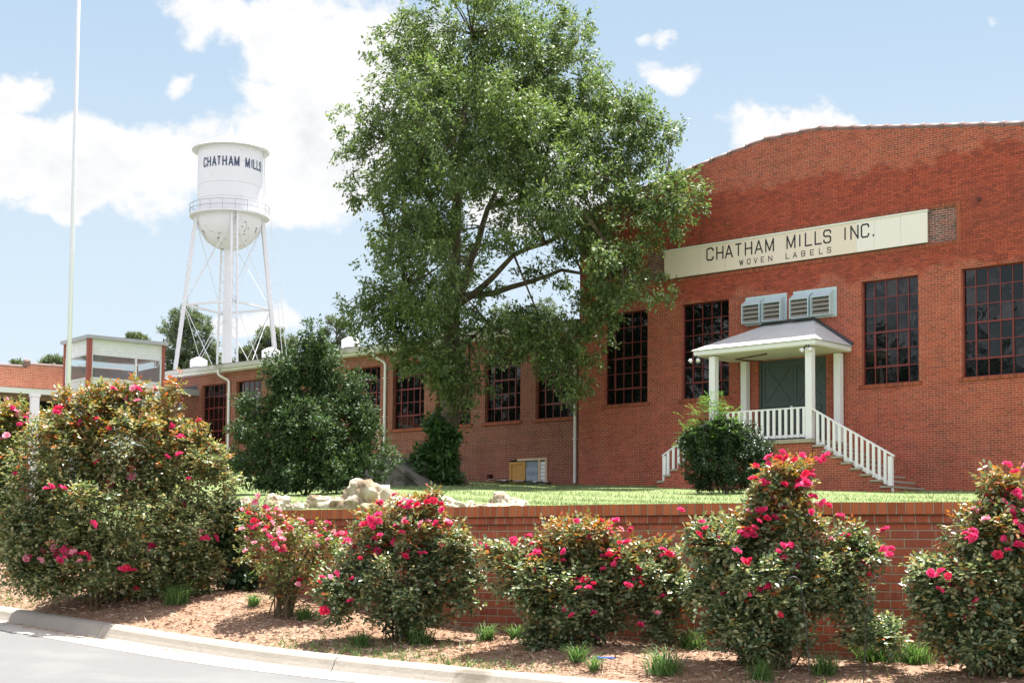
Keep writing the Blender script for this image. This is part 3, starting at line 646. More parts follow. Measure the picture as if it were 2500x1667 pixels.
# ---- porch
PORG = (8.5, -1.0, 3.6)
porch = thing('entrance_porch', 'white posted porch with grey hip roof and two flights of railed steps', 'porch', bw(8.5, 1.0, 3.6), RZ)
def P(): return LB(PORG)
m = P(); m.box(6.52, 10.48, -2.03, 0, 2.9, 4.88); m.build('podium', BR_MAIN, porch)
m = P(); m.box(6.46, 10.52, -2.1, 0, 4.882, 5.0); m.build('landing', STEPC, porch, bevel=.012)
tr = []; m = P()
for k in range(8):
    a = 10.50+.305*k; zt = 4.985-.175*(k+1); m.box(a, a+.305, -1.98, -.002, 2.8, zt-.062)
    tr.append((a-.0, a+.325, zt))
m.build('stair', BR_MAIN, porch); m = P()
for k in range(6):
    b = 6.50-.255*k; zt = 4.985-.175*(k+1); m.box(b-.255, b, -1.98, -.002, 2.8, zt-.062); tr.append((b-.27, b, zt))
m.build('stair', BR_MAIN, porch)
for a, b, zt in tr:
    m = P(); m.box(a+.002, b-.002, -2.03, -.004, zt-.06, zt); m.build('tread', STEPC, porch)
for (u, y) in ((6.85, -1.92), (10.21, -1.92), (6.88, -.26), (10.17, -.26)):
    m = P(); m.box(u, u+.21, y, y+.21, 5.0, 7.66); m.build('post', WHITE, porch, bevel=.006)
bal = P(); bal.box(8.5-.043, 8.5+.043, -1.0-.018, -1.0+.018, 3.6, 3.6+.85); balo = bal.build('baluster', WHITE, porch)
balm = balo.data; bpy.data.objects.remove(balo)
def baluster(u, y, z, sc_=1.):
    o = link('baluster', balm, None, porch); o.location = (u-8.5, y+1.0, z-3.6); o.scale = (1, 1, sc_)
m = P(); m.box(7.06, 10.21, -1.90, -1.80, 5.90, 5.94); m.build('top_rail', WHITE, porch)
m = P(); m.box(7.06, 10.21, -1.86, -1.82, 5.07, 5.15); m.build('bottom_rail', WHITE, porch)
for k in range(15): baluster(10.15-.203*k, -1.885, 5.06, .985)
m = P(); m.bar((10.40, -1.86, 5.875), (13.0, -1.86, 4.405), .10, .04); m.build('top_rail', WHITE, porch)
m = P(); m.bar((10.42, -1.84, 4.96), (12.88, -1.84, 3.63), .04, .12); m.build('bottom_rail', WHITE, porch)
for k in range(13):
    u = 10.60+.178*k; zt = 5.855-(u-10.42)*.5654; zb = 4.89-(u-10.42)*.541; baluster(u, -1.885, zb, (zt-zb)/.85)
m = P(); m.box(12.83, 12.95, -1.92, -1.80, 3.3, 4.40); m.build('newel_post', WHITE, porch, bevel=.005)
m = P(); m.bar((5.08, -1.86, 4.715), (6.86, -1.86, 5.72), .10, .04); m.build('top_rail', WHITE, porch)
m = P(); m.bar((5.2, -1.84, 3.98), (6.86, -1.84, 4.95), .04, .10); m.build('bottom_rail', WHITE, porch)
for k in range(8):
    u = 5.30+.20*k; zt = 4.70+(u-5.08)*.565; zb = 3.93+(u-5.2)*.584; baluster(u, -1.885, zb, (zt-zb)/.85)
m = P(); m.box(5.10, 5.22, -1.92, -1.80, 3.4, 4.70); m.build('newel_post', WHITE, porch, bevel=.005)
E0, E1, YF = 6.38, 10.63, -2.06     # eaves
m = P(); m.box(E0, E1, YF, YF+.03, 7.72, 7.85); m.box(E0, E0+.03, YF+.03, -.01, 7.72, 7.85); m.box(E1-.03, E1, YF+.03, -.01, 7.72, 7.85); m.build('fascia', WHITE, porch)
m = P(); m.box(E0+.03, E1-.03, YF+.03, -.003, 7.69, 7.72); m.build('soffit', simple('soffit_paint', (.72,.70,.60), .6), porch)
m = P(); r0, r1, zr = 7.62, 9.36, 8.77; a, b, yf, ze = E0-.05, E1+.05, YF-.06, 7.862
for p in (((a, yf, ze), (b, yf, ze), (r1, -.004, zr), (r0, -.004, zr)), ((b, yf, ze), (b, -.004, ze), (r1, -.004, zr)), ((a, -.004, ze), (a, yf, ze), (r0, -.004, zr))):
    m.quad(*p); m.quad(*[(q[0], q[1], q[2]-.012) for q in p[::-1]])
for p, q in (((a, yf, ze), (b, yf, ze)), ((b, yf, ze), (b, -.004, ze)), ((a, -.004, ze), (a, yf, ze))): m.quad(p, (p[0], p[1], p[2]-.012), (q[0], q[1], q[2]-.012), q)
m.build('roof', ROOFM, porch)
m = P(); m.bar((r1, -.03, zr+.03), (b, -.03, ze+.05), .05, .12, (0, 0, 1)); m.bar((r0, -.03, zr+.03), (a, -.03, ze+.05), .05, .12); m.box(r0, r1, -.05, -.004, zr-.03, zr+.09); m.build('flashing', DKMET, porch)
m = P(); m.tube([(7.2, -1.0, 7.64), (8.55, -1.35, 7.655)], .018, 6); m.tube([(7.2, -1.0, 7.64), (7.55, -.05, 7.64)], .018, 6); m.tube([(8.5, -1.34, 7.655), (8.5, -1.34, 7.69)], .02, 6); m.build('sprinkler_pipe', RUSTP, porch)
for u, y, z in ((6.44, -2.02, 7.70), (10.36, -2.02, 7.70)):
    for s in (-1, 1):
        dv = Vector((s*.55, -.45, -.75)).normalized(); b0 = Vector((u+s*.03, y, z)); b1 = b0+dv*.11; b2 = b1+dv*.14
        m = P(); m.tube([b0, b1], .022, 8); m.tube([b1, b1+dv*.04], .034, 8); fl = m.build('floodlight', DKMET, porch)
        m = P(); m.tube([b1+dv*.03, b1+dv*.08, b2], [.035, .062, .066], 12); m.build('bulb', WHITE, fl, smooth=True)
# ---- low wing
LO = (-10, .35, 4.4)
low = thing('low_mill_building', 'long low red brick mill range with white gutter behind the oak tree', 'building', bw(-10, -.35, 4.4), RZ)
def Lq(): return LB(LO)
LW = [(-21.61,-19.88),(-19.19,-17.46),(-16.83,-15.1),(-14.38,-12.65),(-11.91,-10.19),(-9.48,-7.75),(-7.08,-5.33),(-4.61,-2.87),(-2.15,-.42)]
PL = (-3.36, -1.60, 3.9, 5.0)
m = Lq(); holes(m, -60, .15, 3.0, 9.72, .35, [(a, b, 6.40, 8.94) for a, b in LW]+[(*PL, .12), (-4.48, -4.18, 4.32, 4.52, .3)], .2)
m.quad((-60, .35, 3), (-60, .35, 9.72), (-60, 30, 9.72), (-60, 30, 3)); m.quad((-60, 30, 3), (-60, 30, 9.72), (0, 30, 9.72), (0, 30, 3))
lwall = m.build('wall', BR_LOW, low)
for a, b in LW: window(low, a, b, 6.40, 8.94, 5, 5, .49, LO, (1, 4, 1, 3))
m = Lq(); m.quad((-60, -.12, 9.70), (-.02, -.12, 9.70), (-.02, 9, 11.1), (-60, 9, 11.1)); m.quad((-60, 9, 11.1), (-.02, 9, 11.1), (-.02, 30, 9.7), (-60, 30, 9.7)); m.build('roof', simple('tar_roof', (.34,.34,.33), .8), low)
m = Lq(); m.box(-60, -.03, -.02, .345, 9.40, 9.43); m.box(-60, -.03, -.045, -.02, 9.40, 9.60); m.build('fascia', WHITE, low)
m = Lq()
prof = [(-.05, 9.69), (-.05, 9.55), (-.09, 9.50), (-.15, 9.50), (-.19, 9.56), (-.205, 9.66), (-.215, 9.66), (-.19, 9.485), (-.05, 9.485)]
i0 = len(m.v)
for x in (-60, -.05): m.v += [(x, y, z) for y, z in prof]
for k in range(8): m.f.append((i0+k, i0+9+k, i0+10+k, i0+k+1))
m.build('gutter', simple('weathered_gutter', (.50,.49,.45), .55, var=.2, scale=1.5, stain=((.32,.30,.25), .8, .55)), low)
for u in (-19.6, -9.84, -.27):
    m = Lq(); e = .25 if u < -1 else .05
    m.tube([(u-e, -.13, 9.49), (u-e, -.13, 9.30), (u-e*.8, -.05, 9.20), (u-.06, .24, 9.05), (u, .28, 8.95), (u, .28, 4.1)], [.05, .05, .05, .05, .055, .055], 8)
    for z in (8.4, 6.9, 5.6): m.box(u-.07, u+.07, .215, .349, z, z+.03)
    m.build('downspout', WHITE, low, smooth=False)
m = Lq(); m.quad((PL[0], .468, PL[2]), (PL[1], .468, PL[2]), (PL[1], .468, PL[3]), (PL[0], .468, PL[3])); m.quad((-4.48, .64, 4.3), (-4.18, .64, 4.3), (-4.18, .64, 4.54), (-4.48, .64, 4.54)); m.build('dark_opening', DARKIN, low)
m = Lq(); m.box(-3.34, -2.62, .37, .41, 4.05, 4.90); h = m.build('plywood_hatch', PLY, low)
m = Lq(); m.box(-3.36, -3.27, .335, .37, 4.0, 4.93); m.box(-2.70, -2.61, .335, .37, 4.0, 4.93); m.box(-3.27, -2.70, .335, .37, 4.84, 4.93); m.build('hatch_frame', PLY, h)
m = Lq(); m.box(-2.95, -1.58, .30, .36, 4.95, 5.03); m.box(-1.66, -1.58, .31, .36, 4.0, 4.95); m.box(-1.97, -1.90, .31, .36, 4.0, 4.95); m.build('timber_frame', WOODL, low)
m = Lq()
for k in range(7): m.bar((-1.90, .36, 4.06+k*.13), (-1.66, .345, 4.06+k*.13), .012, .115)
m.build('lap_board', WHITE, low)
# hanging plastic sheet, rippled
def plastic():
    mt, t, p, o = new_mat('plastic_sheet'); p.inputs['Base Color'].default_value = (.26, .32, .38, 1); p.inputs['Roughness'].default_value = .18
    g = t.add('ShaderNodeTexCoord').outputs['Object']; b = t.add('ShaderNodeBump', {'Strength': .8, 'Distance': .04, 'Height': t.noise(g, 7, 5, .6)}); t.l.new(b.outputs[0], p.inputs['Normal']); return mt
PLAST = plastic(); PLASTW = simple('white_plastic', (.62,.64,.66), .3, var=.1, scale=5, bump=.5)
m = Lq(); nx, nz = 14, 16
for i in range(nx+1):
    for j in range(nz+1): m.v.append((-2.58+.62*i/nx, .36+.02*math.sin(i*1.3+j*.5)+.012*math.sin(j*1.1), 4.02+.90*j/nz))
for i in range(nx):
    for j in range(nz): a = i*(nz+1)+j; m.f.append((a, a+nz+1, a+nz+2, a+1))
m.build('plastic_curtain', PLAST, low, smooth=True)
m = Lq(); m.quad((-24.2, .343, 8.85), (-21.93, .343, 8.70), (-21.93, .343, 8.99), (-23.5, .343, 8.92)); m.build('flashing', DKMET, low)
def vent_obj():
    q = MB(); q.lathe([(.0, 0), (.24, 0), (.24, .42), (.0, .42)], 20); return q
VL = ['white drum roof ventilator above the hazard sign wall', 'white drum roof ventilator right of the water tower legs', 'white drum roof ventilator at the left edge of the oak crown', 'white drum roof ventilator just behind the oak trunk']
v0 = None
for k, u in enumerate((-26.85, -21.43, -16.0, -10.6)):
    rv = thing('roof_ventilator', VL[k], 'roof vent', bw(u, -4., 10.24), RZ, 'drum ventilators along the low roof')
    if v0 is None:
        q = MB(); q.lathe([(0, -.3), (.26, -.3), (.26, .3), (0, .3)], 24); a = q.build('neck', WHITEM, rv, smooth=False)
        q = MB(); q.lathe([(.30, .27), (.41, .27), (.41, .60), (.12, .74), (.0, .76)], 24); b = q.build('cap', WHITEM, rv, smooth=False); v0 = (a, b)
    else:
        for s in v0: c = s.copy(); COL.objects.link(c); c.parent = rv
ps = LB((-2.5, -.2, 3.98)); nx, ny = 30, 8
for i in range(nx+1):
    for j in range(ny+1):
        x = -3.75+2.4*i/nx; y = -.45+.72*j/ny; ps.v.append((x, y+.06*math.sin(i*.7), 4.09+(-1.3-x)*.055-.0+.05*abs(math.sin(i*.9+j*1.7))+.05*abs(math.sin(i*.33+j*.6))))
for i in range(nx):
    for j in range(ny): a = i*(ny+1)+j; ps.f.append((a, a+ny+1, a+ny+2, a+1))
o = ps.build('plastic_sheet', PLASTW, None, smooth=True); o.location = bw(-2.5, .2, 3.98); o.rotation_euler = (0, 0, RZ); tag(o, 'crumpled clear plastic sheet on the grass below the plywood hatch', 'plastic sheet')
# ---- side wing with hazard sign
WO = (-22.5, -.5, 4.5)
wing = thing('brick_wing', 'short red brick wing with grey roof edge beside the glass tower', 'building', bw(-22.5, .5, 4.5), RZ)
def Wq(): return LB(WO)
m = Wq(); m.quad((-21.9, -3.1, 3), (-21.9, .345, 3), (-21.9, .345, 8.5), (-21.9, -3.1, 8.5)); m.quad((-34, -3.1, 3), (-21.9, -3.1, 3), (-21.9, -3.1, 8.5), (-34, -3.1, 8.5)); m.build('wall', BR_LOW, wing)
m = Wq(); m.box(-34, -21.8, -3.2, .343, 8.505, 8.56); m.box(-21.83, -21.77, -3.25, .343, 8.50, 8.76); m.box(-34, -21.83, -3.25, -3.19, 8.50, 8.76); m.build('roof_edge', GREYM, wing)
hz = thing('hazard_sign', 'small four coloured hazard diamond on the brick wing wall', 'sign', bw(-21.885, .49, 8.05), RZ)
hd = .20; c0 = (0, 0)
def flat(name, col): return simple(name, col, .4, var=.03)
for nm, cc_, oy, oz in (('red_quarter', (.55,.03,.03), 0, 1), ('blue_quarter', (.03,.06,.32), -1, 0), ('yellow_quarter', (.75,.62,.08), 1, 0), ('white_quarter', (.8,.8,.8), 0, -1)):
    m = MB(); y, z = oy*hd/2, oz*hd/2; k = hd/2*.97; m.quad((.0, y-k, z), (.0, y, z-k), (.0, y+k, z), (.0, y, z+k)); m.build(nm, flat(nm+'_paint', cc_), hz)
for ch, y, z, h, mt in (('4', 0, hd/2, .1, WHITEM), ('0', -hd/2, 0, .1, WHITEM), ('2', hd/2, 0, .1, BLACK)):
    m = MB(); strokes([(ch, -.03, 1.)], h, .018, lambda q, lay: m.quad(*[(.004+.0006*lay, y+p.x, z-h/2+p.y) for p in q])); m.build('digit', mt, hz)
for lt in [('O', -.075, 1.), ('X', -.02, 1.), ('Y', .032, 1.)]:
    m = MB(); strokes([lt], .06, .012, lambda q, lay: m.quad(*[(.004+.0006*lay, p.x, -hd/2-.03+p.y) for p in q])); m.build('letter', BLACK, hz)
# ---- left building
lb = thing('orange_brick_building', 'orange red brick building with clay parapet and white canopy at far left', 'building', (-21.41, 64.45, 4.5), math.atan2(.53, .85))
BO = (0, 0, 4.5)
def Bq(): return LB(BO)
m = Bq(); m.quad((-14, 0, 4), (1.1, 0, 4), (1.1, 0, 9.34), (-14, 0, 9.34)); m.quad((1.1, 0, 4), (5.2, 0, 4), (5.2, 0, 9.47), (1.1, 0, 9.47)); m.quad((1.1, 0, 9.34), (1.1, 0, 9.47), (1.1, .3, 9.47), (1.1, .3, 9.34)); m.build('wall', BR_LEFT, lb)
m = Bq(); m.tube([(-14, .1, 9.38), (1.05, .1, 9.38)], .09, 8); m.tube([(1.25, .1, 9.50), (5.2, .1, 9.50)], .09, 8)
for x in (-3, -1.1, 2.2, 3.6): m.tube([(x, .1, 9.38 if x < 1 else 9.50), (x+.12, .1, 9.38 if x < 1 else 9.50)], .115, 8)
m.box(1.02, 1.24, -.03, .3, 9.42, 9.60); m.tube([(1.0, .1, 9.62), (1.26, .1, 9.62)], .1, 8); m.build('coping', TERRA, lb)
m = Bq(); m.quad((-14, -1.5, 8.33), (4.6, -1.5, 8.33), (4.6, 0, 8.42), (-14, 0, 8.42)); m.build('canopy', corrug('canopy_sheet', (.6,.6,.58), 0, 9), lb)
m = Bq(); m.box(-14, 4.6, -1.54, -1.501, 8.10, 8.315); m.build('canopy_fascia', WHITE, lb)
m = Bq(); m.box(-14, 4.6, -1.45, -1.3, 7.85, 8.09); m.build('beam', simple('brown_beam', (.16,.09,.05), .8), lb)
m = Bq(); m.quad((-14, -.01, 4), (4.6, -.01, 4), (4.6, -.01, 8.05), (-14, -.01, 8.05)); m.build('canopy_dark_sheet', DARKIN, lb)  # near-black sheet on the wall paints in the dark space under the canopy
# ---- glass tower
gt = thing('glass_tower', 'small white sided glass lobby tower with rust red corner posts', 'building', (-17.3, 63.0, 4.5), math.atan2(.623, .783))
GO = (0, 0, 4.5); TX, TY = 3.32, 2.5
def Gq(): return LB(GO)
m = Gq(); m.box(-.16, TX+.12, -.16, TY+.15, 10.33, 10.47); m.build('roof', GREYM, gt)
m = Gq(); m.box(.02, TX-.02, .02, TY, 9.72, 10.328); m.box(.02, TX-.02, .02, TY, 4.2, 8.70); m.build('siding', SIDING, gt)
for x, y, w in ((-.09, -.09, .18), (TX-.1, -.05, .12), (-.05, TY-.05, .1)):
    m = Gq(); m.box(x, x+w, y, y+w, 4.2, 10.328); m.build('corner_post', REDST, gt)
m = Gq()
for a, b in ((.1, .16), (2.02, 2.10), (TX-.17, TX-.11)): m.box(a, b, -.01, .05, 8.70, 9.72)
m.box(.1, TX-.1, -.012, .05, 8.70, 8.76); m.box(.1, TX-.1, -.012, .05, 9.68, 9.72)
for a, b in ((.1, .16), (TY-.16, TY-.1)): m.box(-.01, .05, a, b, 8.70, 9.72)
m.box(-.012, .05, .1, TY-.1, 8.70, 8.76); m.box(-.012, .05, .1, TY-.1, 9.68, 9.72); wf = m.build('window_frame', WHITEM, gt)
m = Gq(); m.quad((.12, .03, 8.72), (TX-.12, .03, 8.72), (TX-.12, .03, 9.7), (.12, .03, 9.7)); m.quad((.03, .12, 8.72), (.03, .12, 9.7), (.03, TY-.12, 9.7), (.03, TY-.12, 8.72)); m.build('pane', CLEAR, wf)
m = Gq(); m.quad((.1, TY-.1, 8.71), (TX-.1, TY-.1, 8.71), (TX-.1, TY-.1, 9.45), (.1, TY-.1, 9.45)); m.quad((TX-.1, .1, 8.71), (TX-.1, .1, 9.45), (TX-.1, TY-.1, 9.45), (TX-.1, TY-.1, 8.71)); m.build('inner_wall', WHITEM, gt)
# ------------------------------------------------------------------ water tower
TB = (-27.8, 150.0, 5.0)
wt = thing('water_tower', 'tall white riveted CHATHAM MILLS water tower on four lattice legs', 'water tower', TB)
def Tq(): return LB((0, 0, 5.0))
m = Tq(); m.lathe([(3.15*math.cos(a), 34.45+3.2*math.sin(a)) for a in np.linspace(-math.pi/2+.001, 0, 14)]+[(3.15, 34.5), (3.15, 41.1)], 64); m.build('tank', TOWERP, wt, smooth=True)
m = Tq(); m.lathe([(3.15, 41.05), (3.74, 40.98), (3.76, 41.06), (.4, 42.72), (0, 42.8)], 64); m.build('roof', WHITEM, wt, smooth=False)
m = Tq(); m.lathe([(0, 42.75), (.35, 42.76), (.3, 42.86), (.06, 42.9), (.06, 43.0)], 16); m.lathe([(max(.001, .22*math.cos(a)), 43.2+.22*math.sin(a)) for a in np.linspace(-1.5, 1.5, 9)], 16); m.tube([(0, 0, 43.4), (0, 0, 43.65)], .025, 6); m.build('finial', WHITEM, wt, smooth=True)
m = Tq(); m.lathe([(3.12, 34.45), (3.87, 34.45), (3.87, 34.60), (3.84, 34.60), (3.84, 34.50), (3.12, 34.50)], 64); m.build('balcony', WHITEM, wt)
m = Tq()
for z in (35.55, 35.05):
    m.tube([(3.85*math.cos(t), 3.85*math.sin(t), z) for t in np.linspace(0, 2*math.pi, 49)], .035, 5, cap=False)
for k in range(20):
    t = 2*math.pi*k/20; m.tube([(3.85*math.cos(t), 3.85*math.sin(t), 34.55), (3.85*math.cos(t), 3.85*math.sin(t), 35.55)], .03, 4)
m.build('railing', GREYM, wt)
m = Tq(); m.lathe([(.46, 4.6), (.46, 31.4), (.6, 31.5)], 20)
for z in (28.2, 24.2, 20.2): m.lathe([(.47, z-.05), (.49, z-.05), (.49, z+.05), (.47, z+.05)], 20)
m.build('riser_pipe', WHITEM, wt)
vd = math.atan2(-150, 27.8)
legs = [vd+R(8)+k*math.pi/2 for k in range(4)]     # front, right, back, left
lp = lambda a, z: Vector(((3.25+.112*(34.2-z))*math.cos(a), (3.25+.112*(34.2-z))*math.sin(a), z))
for k, a in enumerate(legs):
    m = Tq(); tang = Vector((-math.sin(a), math.cos(a), 0)); rad = Vector((math.cos(a), math.sin(a), 0)); w = .30
    zs = np.arange(4.6, 34.5, .52)
    for s1 in (-1, 1):
        m.bar(lp(a, 4.6)+tang*s1*w, lp(a, 34.5)+tang*s1*w*.9, .17, .34, (0, 0, 1))
    for i in range(len(zs)-1):
        for s0 in (-1, 1):
            sgn = 1 if i % 2 else -1; m.bar(lp(a, zs[i])+tang*sgn*w+rad*s0*.16, lp(a, zs[i+1])-tang*sgn*w+rad*s0*.16, .07, .03)
    if k in (1, 3): m.bar(lp(a, 4.6)+rad*.02, lp(a, 34.4)+rad*.02, .3, .32)
    m.build('leg', WHITEM, wt)
for zz in (25.7, 15.0):
    for k in range(4):
        m = Tq(); m.bar(lp(legs[k], zz), lp(legs[(k+1) % 4], zz), .2, .2); m.build('strut', WHITEM, wt)
for za, zb in ((25.7, 34.0), (15.0, 25.7), (5.0, 15.0)):
    for k in range(4):
        for (p, q) in ((za, zb), (zb, za)):
            m = Tq(); m.tube([lp(legs[k], p), lp(legs[(k+1) % 4], q)], .035, 5); m.build('brace_rod', WHITEM, wt)
a = legs[1]; t_ = Vector((-math.sin(a), math.cos(a), 0))
m = Tq()
for s in (0, .4): m.tube([lp(a, 5)+Vector((.75+s, -.2, 0)), lp(a, 33)+Vector((.75+s, -.2, 0)), Vector((3.95*math.cos(a+.0)+s*.3+.1, 3.95*math.sin(a), 36.5))], .035, 5)
la = vd+R(83)
for s in (-.2, .2): m.tube([(3.3*math.cos(la)-s*math.sin(la), 3.3*math.sin(la)+s*math.cos(la), 34.6), (3.3*math.cos(la)-s*math.sin(la), 3.3*math.sin(la)+s*math.cos(la), 41)], .04, 5)
for z in np.arange(34.9, 41, .4): m.tube([(3.3*math.cos(la)+.2*math.sin(la), 3.3*math.sin(la)-.2*math.cos(la), z), (3.3*math.cos(la)-.2*math.sin(la), 3.3*math.sin(la)+.2*math.cos(la), z)], .025, 4)
m.build('ladder', WHITEM, wt)
m = Tq(); ux = 0; letters = []
for ch, adv in zip('CHATHAM MILLS', (.66,.72,.62,.68,.72,.68,.80,.55,.86,.28,.58,.58,.6)):
    if ch != ' ': letters.append((ch, ux, .82))
    ux += adv
A0 = R(-53); A1 = R(70); tot = ux
def emit(q, lay):
    n = 4; pts = []
    a_, b_, c_, d_ = q
    for i in range(n):
        for f0, f1 in ((i/n, (i+1)/n),):
            qq = [a_.lerp(b_, f0), a_.lerp(b_, f1), d_.lerp(c_, f1), d_.lerp(c_, f0)]
            rr = 3.165+.002*lay
            m.quad(*[(rr*math.cos(vd+A0+(A1-A0)*p.x/tot), rr*math.sin(vd+A0+(A1-A0)*p.x/tot), 38.95+p.y) for p in qq])
for lt in letters:
    m = Tq(); strokes([lt], .80, .155, emit); m.build('letter', NAVY, wt)
# ------------------------------------------------------------------ flagpole, post, hooks, litter
fz = lawn_z(-10.35, 36); fp = thing('flagpole', 'tall thin white flagpole rising left of the water tower', 'flagpole', (-10.35, 36, fz))
m = MB(); m.tube([(0, 0, -.3), (0, 0, 6), (0, 0, 22)], [.055, .051, .034], 16); m.build('pole', simple('pole_paint', (.76,.78,.83), .4, var=.04), fp, smooth=True)
m = MB(); m.lathe([(.0, 0), (.16, 0), (.13, .12), (.065, .14)], 16); m.build('base', WHITEM, fp)
px_, py_ = at(84, 1000, 17.6)[:2]; pz = bed_z(px_, py_)
m = MB(); m.box(-.045, .045, -.045, .045, -.2, 3.29-pz); m.box(-.055, .055, -.055, .055, 3.292-pz, 3.33-pz); o = m.build('white_post', WHITE, None); o.location = (px_, py_, pz); o.rotation_euler = (0, 0, .5); tag(o, 'weathered white square post standing among the roses at far left', 'post')
for k, (x, y, Y, side) in enumerate(((1983, 1668, 9.6, -1), (2103, 1668, 9.9, -1))):
    p = at(x, y, Y); z0 = bed_z(p[0], p[1]); top = at(x-(28 if k == 0 else -22), 1403, Y)
    hk = MB(); tx = (top[0]-p[0]); H = top[2]-z0
    pts = [(0, 0, -.15), (tx*.5, 0, H*.6), (tx, 0, H-.06)]+[(tx+side*-.045*(1-math.cos(a))*( -1 if k else 1)*-1, 0, H-.06+.05*math.sin(a)) for a in np.linspace(.3, 3.0, 7)]
    hk.tube(pts, .0032, 6); o = hk.build('plant_hook', BLACK, None); o.location = (p[0], p[1], z0)
    tag(o, 'thin dark shepherd hook before the tall rose bush, ' + ('left of the pair' if k == 0 else 'right of the pair'), 'plant hook', 'thin shepherd hooks in the mulch')
for Y in np.arange(9., 13, .02):
    p = at(1482, 1607, Y)
    if p[2] <= bed_z(p[0], p[1])+.012: break
m = MB(); m.tube([(-.07, 0, .012), (.07, .01, .012)], .011, 8); o = m.build('blue_pen', flat('blue_plastic', (.02,.08,.35)), None); o.location = (p[0], p[1], bed_z(p[0], p[1])); tag(o, 'small blue plastic tube lying on the mulch', 'litter')
# ------------------------------------------------------------------ vegetation
def unit(n): v = rng.normal(size=(n, 3)); return v/np.linalg.norm(v, axis=1)[:, None]
def norm(v): return v/(np.linalg.norm(v, axis=1)[:, None]+1e-9)
def leafset(base, d, nr, L, Wd, shape='dia', fold=.3):
    s = norm(np.cross(d, nr)); nn = norm(np.cross(s, d)); n = len(base); L = L[:, None]; Wd = Wd[:, None]
    if shape == 'dia':
        v = np.stack([base, base+d*L*.45+s*Wd*.5+nn*Wd*fold*.5, base+d*L, base+d*L*.45-s*Wd*.5+nn*Wd*fold*.5], 1)
        return v.reshape(-1, 3), (np.arange(n)[:, None]*4+np.array([0, 1, 2, 3])).reshape(-1, 4)
    up = nn*Wd*fold
    v = np.stack([base, base+d*L*.30+s*Wd*.46+up*.4, base+d*L*.70+s*Wd*.40+up*.5, base+d*L-nn*L*.08, base+d*L*.70-s*Wd*.40+up*.5, base+d*L*.30-s*Wd*.46+up*.4], 1)
    i = np.arange(n)[:, None]*6
    return v.reshape(-1, 3), np.concatenate([(i+np.array([0, 1, 2, 3])), (i+np.array([0, 3, 4, 5]))])
def px_lobes(L, Y, depth=1., dy=None):
    out = []
    for l in L:
        cx, cy, rx, ry = l[:4]; off_ = l[4] if len(l) > 4 else 0.
        c = at(cx, cy, Y+off_); k = (Y+off_)/F; out.append((c, np.array([rx*k, rx*k*depth, ry*k])))
    return out
def lobe_points(lobes, n, lo=.5, wpow=.75):
    w = np.array([(l[1][0]*l[1][1]*l[1][2])**wpow for l in lobes]); w /= w.sum(); k = rng.choice(len(lobes), n, p=w)
    o = unit(n); r = lo+(1-lo)*rng.random(n)**.7
    ph = k*1.7; q = o*2.6; lump = np.sin(q[:, 0]*2.1+ph)*np.sin(q[:, 1]*1.9+ph*.7)+np.sin(q[:, 2]*2.7+ph*1.3)*np.sin(q[:, 0]*1.3-ph)
    r = r*(1+.17*lump)
    C = np.array([l[0] for l in lobes])[k]; Rr = np.array([l[1] for l in lobes])[k]
    return C+o*Rr*r[:, None], norm(o/Rr), k
def ragged(L, n, r0, r1, shrink=.92, out=.06, flat=1.):
    L = [(c, r*shrink) for c, r in L]; c, o, k = lobe_points(L, n, .93)
    return L+[(p+q*out, np.array([a, a, a*flat])) for p, q, a in zip(c, o, rng.uniform(r0, r1, n))]
def crown(lobes, ncl, per, Lf, Wf, spread, droop=.25, lo=.5, keep=None, shape='dia', upw=.8, outw=.8):
    c, o, k = lobe_points(lobes, ncl, lo)
    if keep is not None: q = keep(c); c, o = c[q], o[q]
    n = len(c)*per; C = np.repeat(c, per, 0); O = np.repeat(o, per, 0)
    ax = norm(O*.7+unit(len(c)).repeat(per, 0)*.7); t = rng.random(n)
    pos = C+ax*(t[:, None]-.5)*spread*2.2+rng.normal(size=(n, 3))*spread*.42
    if keep is not None: q = keep(pos); pos, O, ax = pos[q], O[q], ax[q]; n = len(pos)
    d = norm(unit(n)+O*outw+ax*.4-np.array([0, 0, droop])); nr = norm(unit(n)*.75+np.array([0, 0, upw])+O*.45)
    L = Lf*rng.uniform(.65, 1.25, n); return leafset(pos, d, nr, L, Wf/Lf*L*rng.uniform(.8, 1.2, n), shape), c
def foliage(name, vf, base, mat, parent, tone=None):
    v, f = vf; me = fast_mesh(name, v-np.array(base), f, tone); return link(name, me, mat, parent)
def ground_at(x, y): 
    dw, _ = near(WALLB, x, y); i = np.hypot(WALLB[:, 0]-x, WALLB[:, 1]-y).argmin(); return bed_z(x, y)
SC = 2500/2352.
V_ = lambda L: [tuple(a*SC for a in l[:4])+tuple(l[4:]) for l in L]
